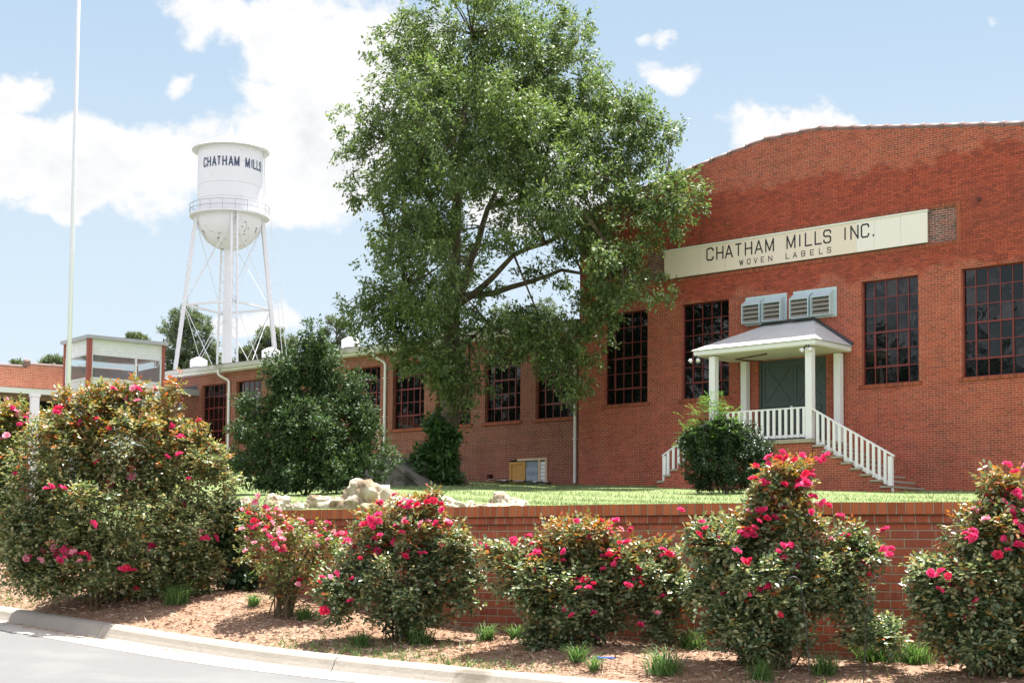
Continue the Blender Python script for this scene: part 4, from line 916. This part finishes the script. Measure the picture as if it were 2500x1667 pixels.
# ---- the big oak
OY = 52.2; ob = at(1095, 1183, OY); ob[2] = lawn_z(ob[0], ob[1]) 
oak = thing('oak_tree', 'big full crowned oak tree towering in front of the low mill', 'tree', tuple(ob))
OL = V_([(895,720,70,60,-1.5),(960,825,60,42,-2),(905,800,50,45,-1.5),(1000,735,60,50,-2.5),(1090,785,50,38,-2.5),(1225,795,60,38,-2.2),(1312,830,46,55,-2.6),(1340,730,50,45,-2.8),(1200,720,45,30,-2.4),(1180,770,40,30,-2),(1000,880,50,24,-1.6),(1080,70,180,120,-1),(960,180,120,140,.5),(900,330,110,120,-.5),(1190,190,180,140,1),(1310,190,95,130,-1),(1060,300,190,170,-3),(1080,330,190,170,2.5),(1250,370,170,140,-2.5),(1390,320,105,130,-2.2),
 (1475,275,50,80,-2.6),(1330,90,45,50,-1),(1430,240,60,75,-2.6),(1350,240,85,85,-1.6),(1440,350,60,70,-2.8),(1500,430,88,90,-3.6),(1430,500,130,95,-3.6),(1545,500,52,55,-4.6),(1560,420,30,45,-4.2),(1200,500,170,110,-3),(950,490,130,120,-2),(880,640,82,95,-1),(1020,600,150,120,-3),(1000,600,120,100,2.5),(940,745,95,65,-1.5),
 (1430,620,100,80,-4.2),(1500,670,50,50,-4.6),(1375,690,60,55,-3.2),(1295,850,46,50,-2.4),(1250,770,60,40,-2),(1320,790,40,40,-2.4),(1120,730,80,50,-2.5),(1000,815,85,40,-2.2),(1035,875,38,20,-1.2),(840,440,52,62,-1),(820,410,40,50,0),(1060,965,22,35,-.6),(1250,640,80,40,-1),(870,790,50,40,-1),(1240,90,100,110,0)])
lob0 = px_lobes(OL, OY, .8); lob = ragged(lob0, 150, .5, 1.05, .9, .25, .75)
NX, NYv = NV
VOID = px_lobes([(a*SC, b*SC, c*SC, d*SC, e) for a, b, c, d, e in ((1105,650,50,70,-4),(1170,600,60,42,-4),(1075,560,34,60,-4),(1262,668,42,28,-2.5),(1120,500,30,60,-3.5),(1040,930,26,40,-2),(960,640,30,40,-4),(1000,430,26,36,-4))], OY, 3.)
def keep_oak(p):
    h = np.zeros(len(p), bool)
    for c, r in VOID: h |= ((((p-c)/r)**2).sum(1) < 1)
    return keep_wall(p) & ~(h & (rng.random(len(p)) < .93))
def keep_wall(p):      # keep leaves in front of the two facades
    q = p[:, :2]-OX; off_ = q@NV; u = q@UV_
    return ((off_ > .25)) | ((p[:, 2] > 14.2) & (off_ > -7)) | ((u < -.2) & (p[:, 2] > 10.6) & (off_ > -12)) 
vf, cl = crown(lob, 5000, 36, .15, .066, .23, .35, .42, keep_oak)
foliage('crown', vf, ob, L_OAK, oak)
m = MB(); bz = lambda x, y, Y: Vector(at(x*SC, y*SC, Y)-ob)
tk = [Vector((0, 0, -.3)), Vector((0, 0, .25)), bz(1030, 1060, OY), bz(1031, 960, OY), bz(1033, 860, OY), bz(1037, 760, OY), bz(1042, 660, OY), bz(1046, 540, OY), bz(1052, 420, OY), bz(1062, 300, OY), bz(1075, 190, OY), bz(1085, 80, OY)]
m.tube(tk, [.60, .46, .34, .30, .29, .28, .25, .18, .15, .11, .07, .03], 14)
for t in range(7):       # root flare
    a = t*.9; m.tube([Vector((math.cos(a)*.25, math.sin(a)*.25, .45)), Vector((math.cos(a)*.55, math.sin(a)*.55, .05)), Vector((math.cos(a)*.85, math.sin(a)*.85, -.2))], [.16, .13, .05], 7)
def limb(pts, r0, r1): m.tube(pts, list(np.linspace(r0, r1, len(pts))), 8)
def curve(a, b, sag=.3, n=6):
    a, b = Vector(a), Vector(b); o = []
    for i in range(n): t = i/(n-1); p = a.lerp(b, t); p.z += math.sin(t*math.pi)*sag*-.4+rng.normal()*.05*(0 < t < 1)*(b-a).length*.12; p.x += rng.normal()*.05*(0 < t < 1)*(b-a).length*.12; o.append(p)
    return o
main_limbs = [((1042,705),(1180,585,-1.),.15,.08),((1050,690),(1120,480,.5),.16,.09),((1060,680),(1290,620,-1.2),.13,.06),((1046,560),(960,400,-.5),.13,.05),((1120,480,.5),(1180,330,.8),.09,.04),((1120,480,.5),(1250,420,-1),.08,.04),
   ((1180,585,-1.),(1400,470,-1.5),.08,.03),((1250,420,-1),(1400,350,-.5),.06,.03),((1400,350,-.5),(1475,290,-1),.035,.015),((1290,620,-1.2),(1430,610,-3.8),.06,.03),((1040,760),(930,650,-1.2),.11,.04),((1052,420),(1180,240,.8),.1,.03),((960,400,-.5),(890,320,-.5),.05,.02),((1046,540),(900,560,-1),.07,.03),((1180,585,-1.),(1275,800,-2),.04,.012),((1062,300),(980,170,.5),.08,.03),((1038,800),(1120,740,-2),.08,.03),((1400,470,-1.5),(1530,430,-3.8),.035,.015)]
nodes = [(p, i) for i, p in enumerate(tk[5:])]; tips = [p for p in tk[6:]]
for a, b, r0, r1 in main_limbs:
    pa = bz(a[0], a[1], OY+(a[2] if len(a) > 2 else 0)); pb = bz(b[0], b[1], OY+b[2]); c = curve(pa, pb, .4, 7); limb(c, r0, r1); tips += c[2:]
TA = np.array(tips)
for i in rng.choice(len(cl), 420, replace=False):
    e = cl[i]-ob; k = np.linalg.norm(TA-e, axis=1).argmin()
    if np.linalg.norm(TA[k]-e) < 4.5: limb(curve(TA[k], e, -.3, 4), .035, .008)
for l in lob0:
    k = np.linalg.norm(TA-(l[0]-ob), axis=1).argmin(); limb(curve(TA[k], l[0]-ob, .3, 5), .05, .02)
tr_ = m.build('trunk', BARK, oak, smooth=True)
p = bz(1031, 941, OY); q = (Vector(EYE-ob)-p).normalized(); q.z = .05; q.normalize()
m = MB(); i0 = 0; c = p+q*.27
m.tube([c+q*.0, c+q*.05], [.15, .11], 16); m.build('branch_scar', simple('scar_wood', (.30,.22,.15), .9, var=.3, scale=14), oak)
# ---- generic lobed shrubs
def shrub(name, label, cat, lobes_px, Y, basepx, mat, ncl, per, Lf, Wf, spread, lo=.55, depth=.85, shape='dia', zf=lawn_z, stems=10, keep=None, droop=.1, group=None, part='foliage', stem=True, upw=.8, rag=0, ragr=(.1, .2)):
    b = at(basepx*1., 1200, Y); b[2] = zf(b[0], b[1]); t = thing(name, label, cat, tuple(b), 0, group)
    L = px_lobes(lobes_px, Y, depth); L = ragged(L, rag, *ragr) if rag else L; vf, cl = crown(L, ncl, per, Lf, Wf, spread, droop, lo, keep or (lambda p: p[:, 2] > b[2]+.02), shape, upw)
    foliage(part, vf, b, mat, t)
    if stem:
        m = MB()
        for k in rng.choice(len(cl), min(stems, len(cl)), replace=False):
            e = Vector(cl[k]-b); s = Vector((rng.normal()*.08, rng.normal()*.08, -.05)); m.tube([s, s.lerp(e, .4)+Vector((0, 0, .15*e.length)), e], [.022, .014, .006], 5)
        m.build('stem', BARK, t)
    return t
shrub('holly_tree', 'dark glossy evergreen holly with a pointed top before the low mill', 'evergreen', V_([(712,768,13,30),(702,800,24,30),(735,820,26,24),(690,840,40,34),(735,860,44,34),(660,875,34,34,-.5),(700,890,60,44),(775,885,40,36),(805,915,34,26),(640,925,44,40,-.5),(600,950,42,34,-.5),(690,945,70,45,-.8),(760,945,60,45,-.5),(825,955,34,30),(560,985,34,34),(575,1030,44,44),(640,1000,60,50,-.8),(720,1010,80,55,-1),(800,1010,55,50,-.4),(850,1010,24,28),(600,1085,62,42,-.6),(680,1085,80,46,-1),(760,1080,80,48,-1),(830,1065,48,46,-.3)]), 41.0, 745, L_HOLLY, 3400, 22, .09, .05, .11, .4, rag=110, ragr=(.18, .42, .9, .14))
shrub('pine_scrub', 'feathery young pine leader rising behind the top of the holly', 'conifer', V_([(708,760,16,30),(722,800,24,30),(735,835,30,25)]), 43.5, 760, L_PINE, 120, 30, .12, .03, .13, .3, part='crown') if False else None
shrub('round_bush', 'dense dark round clipped bush left of the porch steps', 'bush', V_([(1665,1050,98,72),(1640,1010,70,45),(1700,1010,50,45),(1715,1060,48,60),(1610,1065,48,55)]), 40.6, 1770, L_BOX, 3600, 16, .055, .034, .07, .62, rag=70, ragr=(.12, .24, .95, .05), keep=lambda p: (((p[:, :2]-OX)@NV) > 2.1))
def fronds(name, label, cat, lobes_px, Y, basepx, mat, nfr):
    b = at(basepx, 1150, Y); b[2] = lawn_z(b[0], b[1]); t = thing(name, label, cat, tuple(b)); L = px_lobes(lobes_px, Y, .8); c, o, k = lobe_points(L, nfr, .25)
    B = []; D = []; N = []
    for ci, oi in zip(c, o):
        ax = norm((oi*.9+rng.normal(size=3)*.5+np.array([0, 0, .2]))[None])[0]; side = norm(np.cross(ax, [0, 0, 1.])[None])[0]
        for s in np.linspace(.1, 1, 9):
            for sg_ in (-1, 1): B.append(ci+ax*s*.42-np.array([0, 0, .12*s*s])); D.append(side*sg_+ax*.35+rng.normal(size=3)*.1-np.array([0, 0, .15])); N.append(np.array([0, 0, 1.])+rng.normal(size=3)*.25)
    n = len(B); foliage('foliage', leafset(np.array(B), norm(np.array(D)), norm(np.array(N)), rng.uniform(.08, .14, n), rng.uniform(.025, .04, n)), b, mat, t)
    m = MB(); m.tube([(0, 0, -.1), (.02, 0, 1), Vector(L[0][0]-b)], [.025, .02, .006], 6)
    for k in rng.choice(len(c), 14): m.tube([(.02, 0, .9), Vector(c[k]-b)], [.012, .004], 4)
    m.build('stem', BARK, t)
fronds('feathery_sapling', 'light green feathery sapling growing out of the dark round bush', 'sapling', V_([(1640,930,30,25),(1640,960,55,35),(1625,1000,60,30),(1665,985,45,30)]), 40.4, 1742, L_FERN, 190)
shrub('laurel_shrub', 'bright broad leaved shrub hugging the foot of the oak trunk', 'shrub', V_([(1012,985,16,22),(1018,1010,24,26),(1000,1040,30,26),(1025,1050,22,30),(990,1075,34,26),(1018,1085,30,24),(975,1050,18,14)]), 51.3, 1070, L_VINE, 520, 12, .23, .075, .15, .4, droop=.5, rag=26, ragr=(.12, .28, .9, .12))
# distant pines
def pine(label, x, ytop, Y, lobes_px, n=520, needles=26, trunk=True, gz=4.5):
    b = at(x, 900, Y); b[2] = gz; t = thing('pine_tree', label, 'pine', tuple(b), 0, 'pines beyond the mill')
    L = px_lobes(lobes_px, Y, .9); c, o, k = lobe_points(L, n, .35)
    m_ = len(c)*needles; C = np.repeat(c, needles, 0); d = norm(unit(m_)+np.array([0, 0, .45]))
    foliage('crown', leafset(C+unit(m_)*rng.uniform(0, .30, m_)[:, None], d, unit(m_), rng.uniform(.35, .62, m_), rng.uniform(.07, .13, m_)), b, L_PINE, t)
    m = MB(); top = at(x, ytop+12, Y)-b; m.tube([(0, 0, 0), (0, 0, top[2]*.5), tuple(top)], [.32, .24, .05], 8)
    for q in rng.choice(len(c), 26, replace=False):
        e = c[q]-b; h = max(2, e[2]-1.2); f_ = h/top[2]; m.tube([(top[0]*f_, top[1]*f_, h), tuple(e)], [.09, .03], 5)
    m.build('trunk', BARK, t)
pine('large pine standing behind the left legs of the water tower', 458, 748, 172, [(455,775,45,30),(425,810,38,30),(480,805,45,32),(445,850,62,28),(500,850,35,28),(420,880,45,24),(480,895,60,30),(520,880,28,22),(410,925,40,30),(455,930,60,30),(515,925,30,30)], 760)
pine('rounded pine behind the right leg of the water tower', 662, 797, 178, [(660,820,36,24),(700,842,32,22),(635,850,30,22),(670,875,50,22),(715,875,25,20),(640,895,40,20),(690,900,40,20)], 480)
pine('lower pine between the tower riser and its right leg', 600, 846, 182, [(600,868,26,20),(585,890,28,18),(615,895,28,16),(570,910,20,14)], 240)
pine('pale open pine between the holly top and the oak crown', 822, 768, 190, [(815,785,25,16),(840,795,25,16),(795,815,22,14),(850,825,30,18),(810,845,34,16),(870,855,22,20),(780,860,25,14)], 260, 18)
pine('small pine top just above the glass tower roof', 336, 815, 180, [(330,825,18,9),(318,822,10,8),(348,830,14,9)], 90, 20)
pine('pine top above the brick parapet left of the glass tower', 122, 870, 170, [(125,882,24,12),(108,890,18,10),(146,888,16,12)], 110, 20)
pine('tiny pine top peeping over the parapet beside the flagpole gap', 40, 884, 175, [(42,889,18,5)], 30, 20)
pine('pine half hidden low behind the oak trunk', 1240, 720, 150, [(1240,790,60,45),(1300,800,50,45),(1180,820,50,30),(1340,770,40,35)], 330, 20)
# woodland across the street to the left, seen only in the panes
wl = []
for i in range(20):
    x, y = -37-rng.random()*22, -14+i*4.8+rng.normal()*2; h = rng.uniform(11.5, 16.5)
    wl.append((np.array([x, y, 1.5+h*.55]), np.array([4.2, 4.2, h*.5])))
vf, _ = crown(wl, 5200, 9, .85, .42, .7, .2, .6)
tag(link('woodland', fast_mesh('woodland', *vf), L_WOOD), 'far belt of broadleaf woodland mirrored in the mill windows', 'woodland', kind='stuff')
# ---- boulders on the lawn
from mathutils import noise as mnoise
import bmesh
def boulder(label, x, y, hw, hh, Y, seed, cat='boulder'):
    p = at(x*SC, (y-hh)*SC, Y); z = lawn_z(p[0], p[1]); k = Y/F*SC; rx, rz_ = hw*k*1.22, max(.08, (p[2]-z)*.92)
    bm = bmesh.new(); bmesh.ops.create_icosphere(bm, subdivisions=5, radius=1)
    for v in bm.verts:
        c = v.co.copy(); s = Vector((seed*3.7, seed*1.3, 0)); n_ = mnoise.noise(c*1.1+s)*.36+mnoise.noise(c*2.3+s)*.2-abs(mnoise.noise(c*2.9-s))*.34+mnoise.noise(c*6+s)*.09-abs(mnoise.noise(c*9+s))*.07; n_ = .55*n_+.45*round(n_*6)/6
        f = 1+n_; v.co = Vector((c.x*f*rx, c.y*f*rx*.75, max(-.5, c.z*f*.98)*rz_*1.15-.02))
    me = bpy.data.meshes.new('boulder'); bm.to_mesh(me); bm.free(); me.polygons.foreach_set('use_smooth', [True]*len(me.polygons))
    o = link('boulder', me, ROCK); o.location = (p[0], p[1], z-.02); return tag(o, label, cat, 'sandstone boulders along the lawn edge')
boulder('largest humped sandstone boulder on the lawn edge', 850, 1130, 88, 27, 21.5, 1)
boulder('low rough boulder touching the left side of the largest boulder', 733, 1142, 36, 13, 22.2, 2)
boulder('pale smooth boulder in grass behind the sparse rose bush', 636, 1142, 33, 11, 23, 3)
boulder('flat half buried pale stone in front of the smooth boulder', 680, 1152, 27, 6, 21.8, 4)
boulder('small flat boulder next to the big rose mass', 563, 1143, 30, 9, 23.5, 5)
boulder('white boulder showing through orange rose tips', 1015, 1147, 50, 16, 20.5, 6)
boulder('two humped golden boulder above a flat slab', 1156, 1140, 44, 12, 21.5, 7)
boulder('long flat slab of stone under the golden boulder', 1140, 1153, 66, 6, 20.3, 8)
boulder('small pale stone left of the flat slab', 1075, 1149, 22, 5, 21, 9)
# grey stone and concrete slope near the oak
p = at(962*SC, 1110*SC, 51.2); z = lawn_z(p[0], p[1]); bm = bmesh.new(); bmesh.ops.create_icosphere(bm, subdivisions=4, radius=1)
for v in bm.verts: c = v.co.copy(); f = 1+mnoise.noise(c*1.4)*.25+mnoise.noise(c*4)*.1; v.co = Vector((c.x*f*.42, c.y*f*.4, c.z*f*.78))
me = bpy.data.meshes.new('mossy_stone'); bm.to_mesh(me); bm.free(); o = link('mossy_stone', me, CONCD); o.location = (p[0], p[1], z+.1); tag(o, 'upright grey mossy stone leaning at the left of the oak base', 'stone')
p = at(855*SC, 1115*SC, 50.0); z = lawn_z(p[0], p[1])
m = MB(); m.prism([(-1.6, -.3), (1.75, -.3), (1.75, -.05), (.35, 1.02), (-1.6, 1.3)], 0, 2.4); m.box(-1.6, 1.9, -.12, -.002, -.3, -.1)
i0 = len(m.v); m.bar((.33, -.05, 1.07), (1.82, -.05, -.05), .14, .1)
o = m.build('concrete_ramp', CONCD, None); o.location = (p[0], p[1], z); o.rotation_euler = (0, 0, -.35); tag(o, 'dark sloping concrete bulkhead between the holly and the oak', 'bulkhead')
# ---- roses
FLV = []
def flower_mesh(kind, r, pet):
    B, D, N, L = [], [], [], []
    for ring, (num, tilt, ln) in enumerate(((7, .25, 1.), (6, .75, .85), (5, 1.15, .62))):
        for k in range(pet(num)):
            a = 2*math.pi*k/num+ring*.4+rng.normal()*.15; rad = np.array([math.cos(a), math.sin(a), 0]); d = rad*math.cos(tilt)+np.array([0, 0, math.sin(tilt)])+rng.normal(size=3)*.14
            B.append(rad*r*.08); D.append(d); N.append(np.array([0, 0, 1.])*math.cos(tilt)-rad*math.sin(tilt)+rng.normal(size=3)*.25); L.append(r*ln*rng.uniform(.85, 1.15))
    L = np.array(L); v, f = leafset(np.array(B), norm(np.array(D)), norm(np.array(N)), L, L*.95, 'hex', -.25)
    me = fast_mesh('flower', v, f); me.materials.append(PETALS[kind]); return me
for kind in (0, 0, 0, 1, 2):
    for q in range(3): FLV.append((kind, flower_mesh(kind, rng.uniform(.029, .040), lambda n: n)))
def rose(label, lobes_px, Y, basepx, ncomp, nfl, mat=None, newtop=.5, depth=.8, lo=.35, pale=.15, flowers_px=(), leafL=.039, canes=26, zf=bed_z, spiky=12, fl_bias=1.2, fl_base=.06, fl_size=1.):
    b = at(basepx[0], basepx[1], Y); b[2] = zf(b[0], b[1]); t = thing('rose_bush', label, 'rose bush', tuple(b), 0, 'rose bushes along the retaining wall')
    L = ragged(px_lobes([(l[0], l[1]+10, l[2], l[3]*.92) for l in lobes_px], Y, depth), 50, .045, .10, .88, .03, .8); c, o, k = lobe_points(L, ncomp, lo, .62)
    # keep out of the wall and above the soil
    W2 = WALLB[::3]
    def clear(P):
        d = np.hypot(P[:, None, 0]-W2[None, :, 0], P[:, None, 1]-W2[None, :, 1]); j = d.argmin(1); w = W2[j]
        tng = np.gradient(WALLB[:, :2], axis=0)[::3][j]; side = (P[:, 0]-w[:, 0])*tng[:, 1]-(P[:, 1]-w[:, 1])*tng[:, 0]
        return ((side > .02) | (P[:, 2] > 2.0) | (P[:, 0] < -3.0)) & (P[:, 2] > b[2]-.1)
    q = clear(c); c, o, k = c[q], o[q], k[q]
    ztop = np.array([l[0][2]+l[1][2] for l in L]).max(); zr = np.clip((c[:, 2]-b[2])/(ztop-b[2]), 0, 1)
    outer = np.linalg.norm((c-np.array([l[0] for l in L])[k])/np.array([l[1] for l in L])[k], axis=1)
    # shoots poking out of the outline
    B, D, N, T, LL = [], [], [], [], []
    def comp(p, ax, tone, sc_=1.):
        up = np.array([0, 0, 1.]); side = np.cross(ax, up); side /= np.linalg.norm(side)+1e-6
        for (s, a) in ((0., -1), (.015, 1), (.038, -1), (.048, 1), (.07, 0)):
            B.append(p+ax*s*sc_); D.append((side*a+ax*(.45 if a else 1.))+rng.normal(size=3)*.22); N.append(up+rng.normal(size=3)*.42+ax*.25); T.append(tone); LL.append(leafL*sc_*rng.uniform(.75, 1.2))
    for p, oi, z_, r_ in zip(c, o, zr, outer):
        ax = oi*.8+rng.normal(size=3)*.55+np.array([0, 0, .05]); ax /= np.linalg.norm(ax)
        pn = .035+newtop*max(0, (z_-.58)/.42)*(1 if r_ > .72 else .4)
        comp(p, ax, 1. if rng.random() < pn else (rng.uniform(.45, .66) if rng.random() < .75*max(0, z_-.3) else 0.))
    m = MB(); s_tips = []
    for _ in range(spiky):
        i = rng.choice(len(c), p=(zr**2*outer**3)/(zr**2*outer**3).sum()); e = c[i]; tip = e+np.array([rng.normal()*.06, rng.normal()*.05, rng.uniform(.03, .11)])+o[i]*.05; s_tips.append(tip)
        m.tube([Vector(e-o[i]*.1-b), Vector(tip-b)], [.003, .0018], 4)
        for s in np.linspace(.1, 1, 5): comp(e+(tip-e)*s, norm(rng.normal(size=(1, 3)))[0]*.8+np.array([0, 0, .3]), 1. if rng.random() < newtop+.15 else 0., .8)
    v, f = leafset(np.array(B), norm(np.array(D)), norm(np.array(N)), np.array(LL), np.array(LL)*.66, 'hex', .25)
    foliage('foliage', (v, f), b, mat or L_ROSE, t, np.repeat(np.array(T), 6))
    for j in rng.choice(len(c), canes, replace=False):
        e = Vector(c[j]-b); s = Vector((rng.normal()*.06, rng.normal()*.05, -.05)); mid = s.lerp(e, .5)+Vector((-e.x*.18, -e.y*.18, .08*e.length)); m.tube([s, s.lerp(mid, .5)+Vector((0, 0, .03)), mid, e], [.008, .007, .005, .0025], 5)
    m.build('stem', STEM, t)
    # blooms
    n = 0; score = np.where(outer > .82, 1., .03)*(fl_base+zr**2.6*fl_bias)*np.clip(-(o[:, 1])+.35, .01, 1)**1.5; score /= score.sum(); places = []
    for tp in s_tips[:max(2, int(nfl*.22))]: places.append(tp)
    for (fx, fy) in flowers_px: places.append(at(fx, fy, Y-.35))
    while len(places) < nfl:
        j = rng.choice(len(c), p=score); p0 = c[j]+o[j]*.08+np.array([0, -.02, .02])
        for _ in range(rng.choice([1, 1, 2, 3, 4])): places.append(p0+rng.normal(size=3)*np.array([.06, .06, .028]))
    for p in places[:nfl]:
        if not clear(np.array([p]))[0]: continue
        kind = 2 if rng.random() < pale else (1 if rng.random() < .25 else 0)
        me = random.choice([x for x in FLV if x[0] == kind])[1]; fo = link('flower', me, None, t); fo.location = tuple(p-b); sc_ = fl_size*rng.uniform(.75, 1.2); fo.scale = (sc_,)*3
        fo.rotation_euler = (rng.normal()*.5+.35, rng.normal()*.5, rng.random()*6.28)
    return t
rose('huge sprawling rose bush full of pink blooms at far left foreground', [(300,1080,190,140),(150,1120,140,150),(430,1130,120,120),(300,1250,260,170),(130,1290,150,130),(455,1310,100,100),(230,1010,90,60),(370,1005,85,60),(515,1120,48,60),(330,940,40,28),(420,945,30,25),(160,965,30,30),(560,1165,35,22),(470,1380,60,45),(240,1390,210,55),(100,1400,110,50),(380,1410,110,40),(60,1330,90,90),(500,1370,60,60),(440,1420,70,35),(540,1240,50,60),(230,950,45,30),(470,1060,45,45),(280,965,70,40)], 15.0, (265,1440), 12500, 100, L_ROSEBIG, .55, .75, .3, .3, leafL=.042, canes=46, spiky=26, zf=lambda x, y: bed_z(x, y), fl_bias=.6, fl_base=.25, fl_size=1.2)
rose('pale leafed rose bush behind the white post at the left edge', [(20,1110,130,120),(-60,1200,150,180),(60,1250,120,150),(0,1015,80,50),(110,1040,60,60),(40,1010,60,45),(-60,1020,70,50),(130,1020,35,35)], 18.2, (20,1420), 4200, 60, L_ROSEY, .35, .75, .35, .45, leafL=.045, zf=lambda x, y: bed_z(x, y), fl_bias=.5)
rose('sparse vase shaped rose bush with pale pink clusters, nearest the big mass', [(700,1345,100,75),(640,1300,45,60),(780,1345,60,65),(690,1420,60,50),(730,1290,70,40),(622,1260,35,30),(800,1310,35,40),(660,1230,20,22)], 13.9, (690,1487), 800, 78, L_ROSEY, .25, .8, .1, .62, leafL=.036, canes=44, spiky=16, flowers_px=((590,1290),(620,1325),(600,1345),(690,1315),(655,1245),(655,1262),(735,1270),(760,1275),(800,1275),(835,1300),(850,1325)))
rose('upright rose bush with orange new leaves before the white boulder', [(985,1290,105,85),(960,1400,145,95),(1090,1380,80,110),(900,1290,45,65),(1045,1235,45,32),(850,1420,65,70),(1000,1480,110,55),(1060,1205,18,22),(820,1480,40,35),(1120,1310,30,60)], 12.9, (985,1540), 4600, 80, None, .8, .75, .35, .12, canes=34, spiky=14)
rose('wide mounded rose bush with a crown of deep pink blooms', [(1400,1320,110,75),(1390,1420,180,95),(1280,1400,85,85),(1560,1400,105,85),(1400,1510,125,65),(1620,1430,65,55),(1600,1500,55,45),(1240,1350,45,40),(1480,1360,80,60),(1390,1560,90,30)], 12.1, (1400,1575), 6000, 84, None, .6, .75, .35, .1, canes=34)
rose('tall rose bush with a pink tower of bloom before the porch', [(1890,1300,120,90),(1780,1310,105,65),(1905,1215,70,70),(1930,1155,50,45),(1870,1420,180,110),(1850,1530,140,65),(2030,1370,100,100),(2090,1330,50,35),(2120,1530,85,36),(1710,1290,40,35),(2060,1450,80,50),(1760,1420,70,90)], 11.2, (1890,1610), 7000, 96, None, .65, .75, .35, .08, canes=40, spiky=16)
rose('rose bush cut off by the right edge of the view', [(2420,1300,110,95),(2450,1235,60,55),(2380,1420,140,105),(2420,1545,140,90),(2275,1400,50,50),(2300,1520,60,60),(2460,1180,36,26),(2520,1300,90,110),(2540,1470,110,130)], 10.7, (2420,1640), 6200, 84, None, .6, .75, .35, .1, canes=34)
# ---- grass tufts and weeds on the mulch
TF = [(430,1475,.9,'broad grass tuft at the right foot of the huge rose bush'),(300,1462,.7,'grass tuft under the huge rose bush, left of the broad tuft'),(170,1445,.5,'small grass tuft at the far left under the huge rose bush'),(745,1515,.5,'low grass tuft right of the sparse rose bush base'),(620,1480,.35,'little grass sprig left of the sparse rose bush base'),
 (1025,1575,.75,'arching grass tuft below the upright rose bush'),(1185,1565,.5,'thin grass tuft between the upright and mounded roses'),(1260,1560,.4,'short weed beside the mounded rose bush base'),(1410,1615,.45,'small grass tuft under the mounded rose bush'),(1690,1588,.8,'grass tuft against the wall between mounded and tall roses'),
 (2140,1618,1.3,'largest tall grass clump by the shepherd hooks'),(2235,1622,.9,'grass clump right of the largest clump near the wall'),(2010,1650,.7,'grass tuft at the bottom edge by the left hook'),(1450,1640,.3,'tiny green sprout near the blue tube'),(880,1580,.5,'grass tuft at the kerb below the upright rose bush'),(1620,1645,.9,'flat grass patch at the kerb below the tall rose bush'),(1860,1660,.6,'grass tuft at the bottom edge under the tall rose bush')]
for x, y, s, lb_ in TF:
    # find depth where the pixel ray meets the bed
    for Y in np.arange(9., 18, .04):
        p = at(x, y, Y)
        if p[2] <= bed_z(p[0], p[1]): break
    p = at(x, y, Y); zb = bed_z(p[0], p[1]); n = int(70*s+18); n *= 3
    base = np.c_[rng.normal(size=n)*.055*s, rng.normal(size=n)*.05*s, np.zeros(n)]; a = rng.random(n)*6.28; lean = rng.uniform(.2, 1.1, n); h = rng.uniform(.10, .30, n)*(.45+.6*s)
    d = np.c_[np.cos(a)*lean, np.sin(a)*lean, np.ones(n)]; d = norm(d); sd = norm(np.c_[-np.sin(a), np.cos(a), np.zeros(n)]); w = rng.uniform(.004, .008, n)[:, None]
    mid = base+d*h[:, None]*.6; tip = mid+(d*.5+np.c_[np.cos(a), np.sin(a), -.25*np.ones(n)]*.6)*h[:, None]*.55
    v = np.stack([base-sd*w*.6, base+sd*w*.6, mid+sd*w*.5, mid-sd*w*.5, mid-sd*w*.5, mid+sd*w*.5, tip+sd*w*.06, tip-sd*w*.06], 1).reshape(-1, 3); i = np.arange(n)[:, None]*8
    f = np.concatenate([i+np.array([0, 1, 2, 3]), i+np.array([4, 5, 6, 7])])
    o = link('grass_tuft', fast_mesh('grass_tuft', v, f), WEEDM); o.location = (p[0], p[1], zb-.005); tag(o, lb_, 'grass tuft', 'grass tufts on the mulch bed')
# ivy on the wall's left end
shrub('ivy_patch', 'dark ivy hanging over the left end of the retaining wall', 'ivy', [(572,1268,32,36),(590,1420,34,26),(560,1330,26,40)], 15.2, 575, L_BOX, 240, 10, .06, .05, .07, .3, zf=bed_z, stems=4)
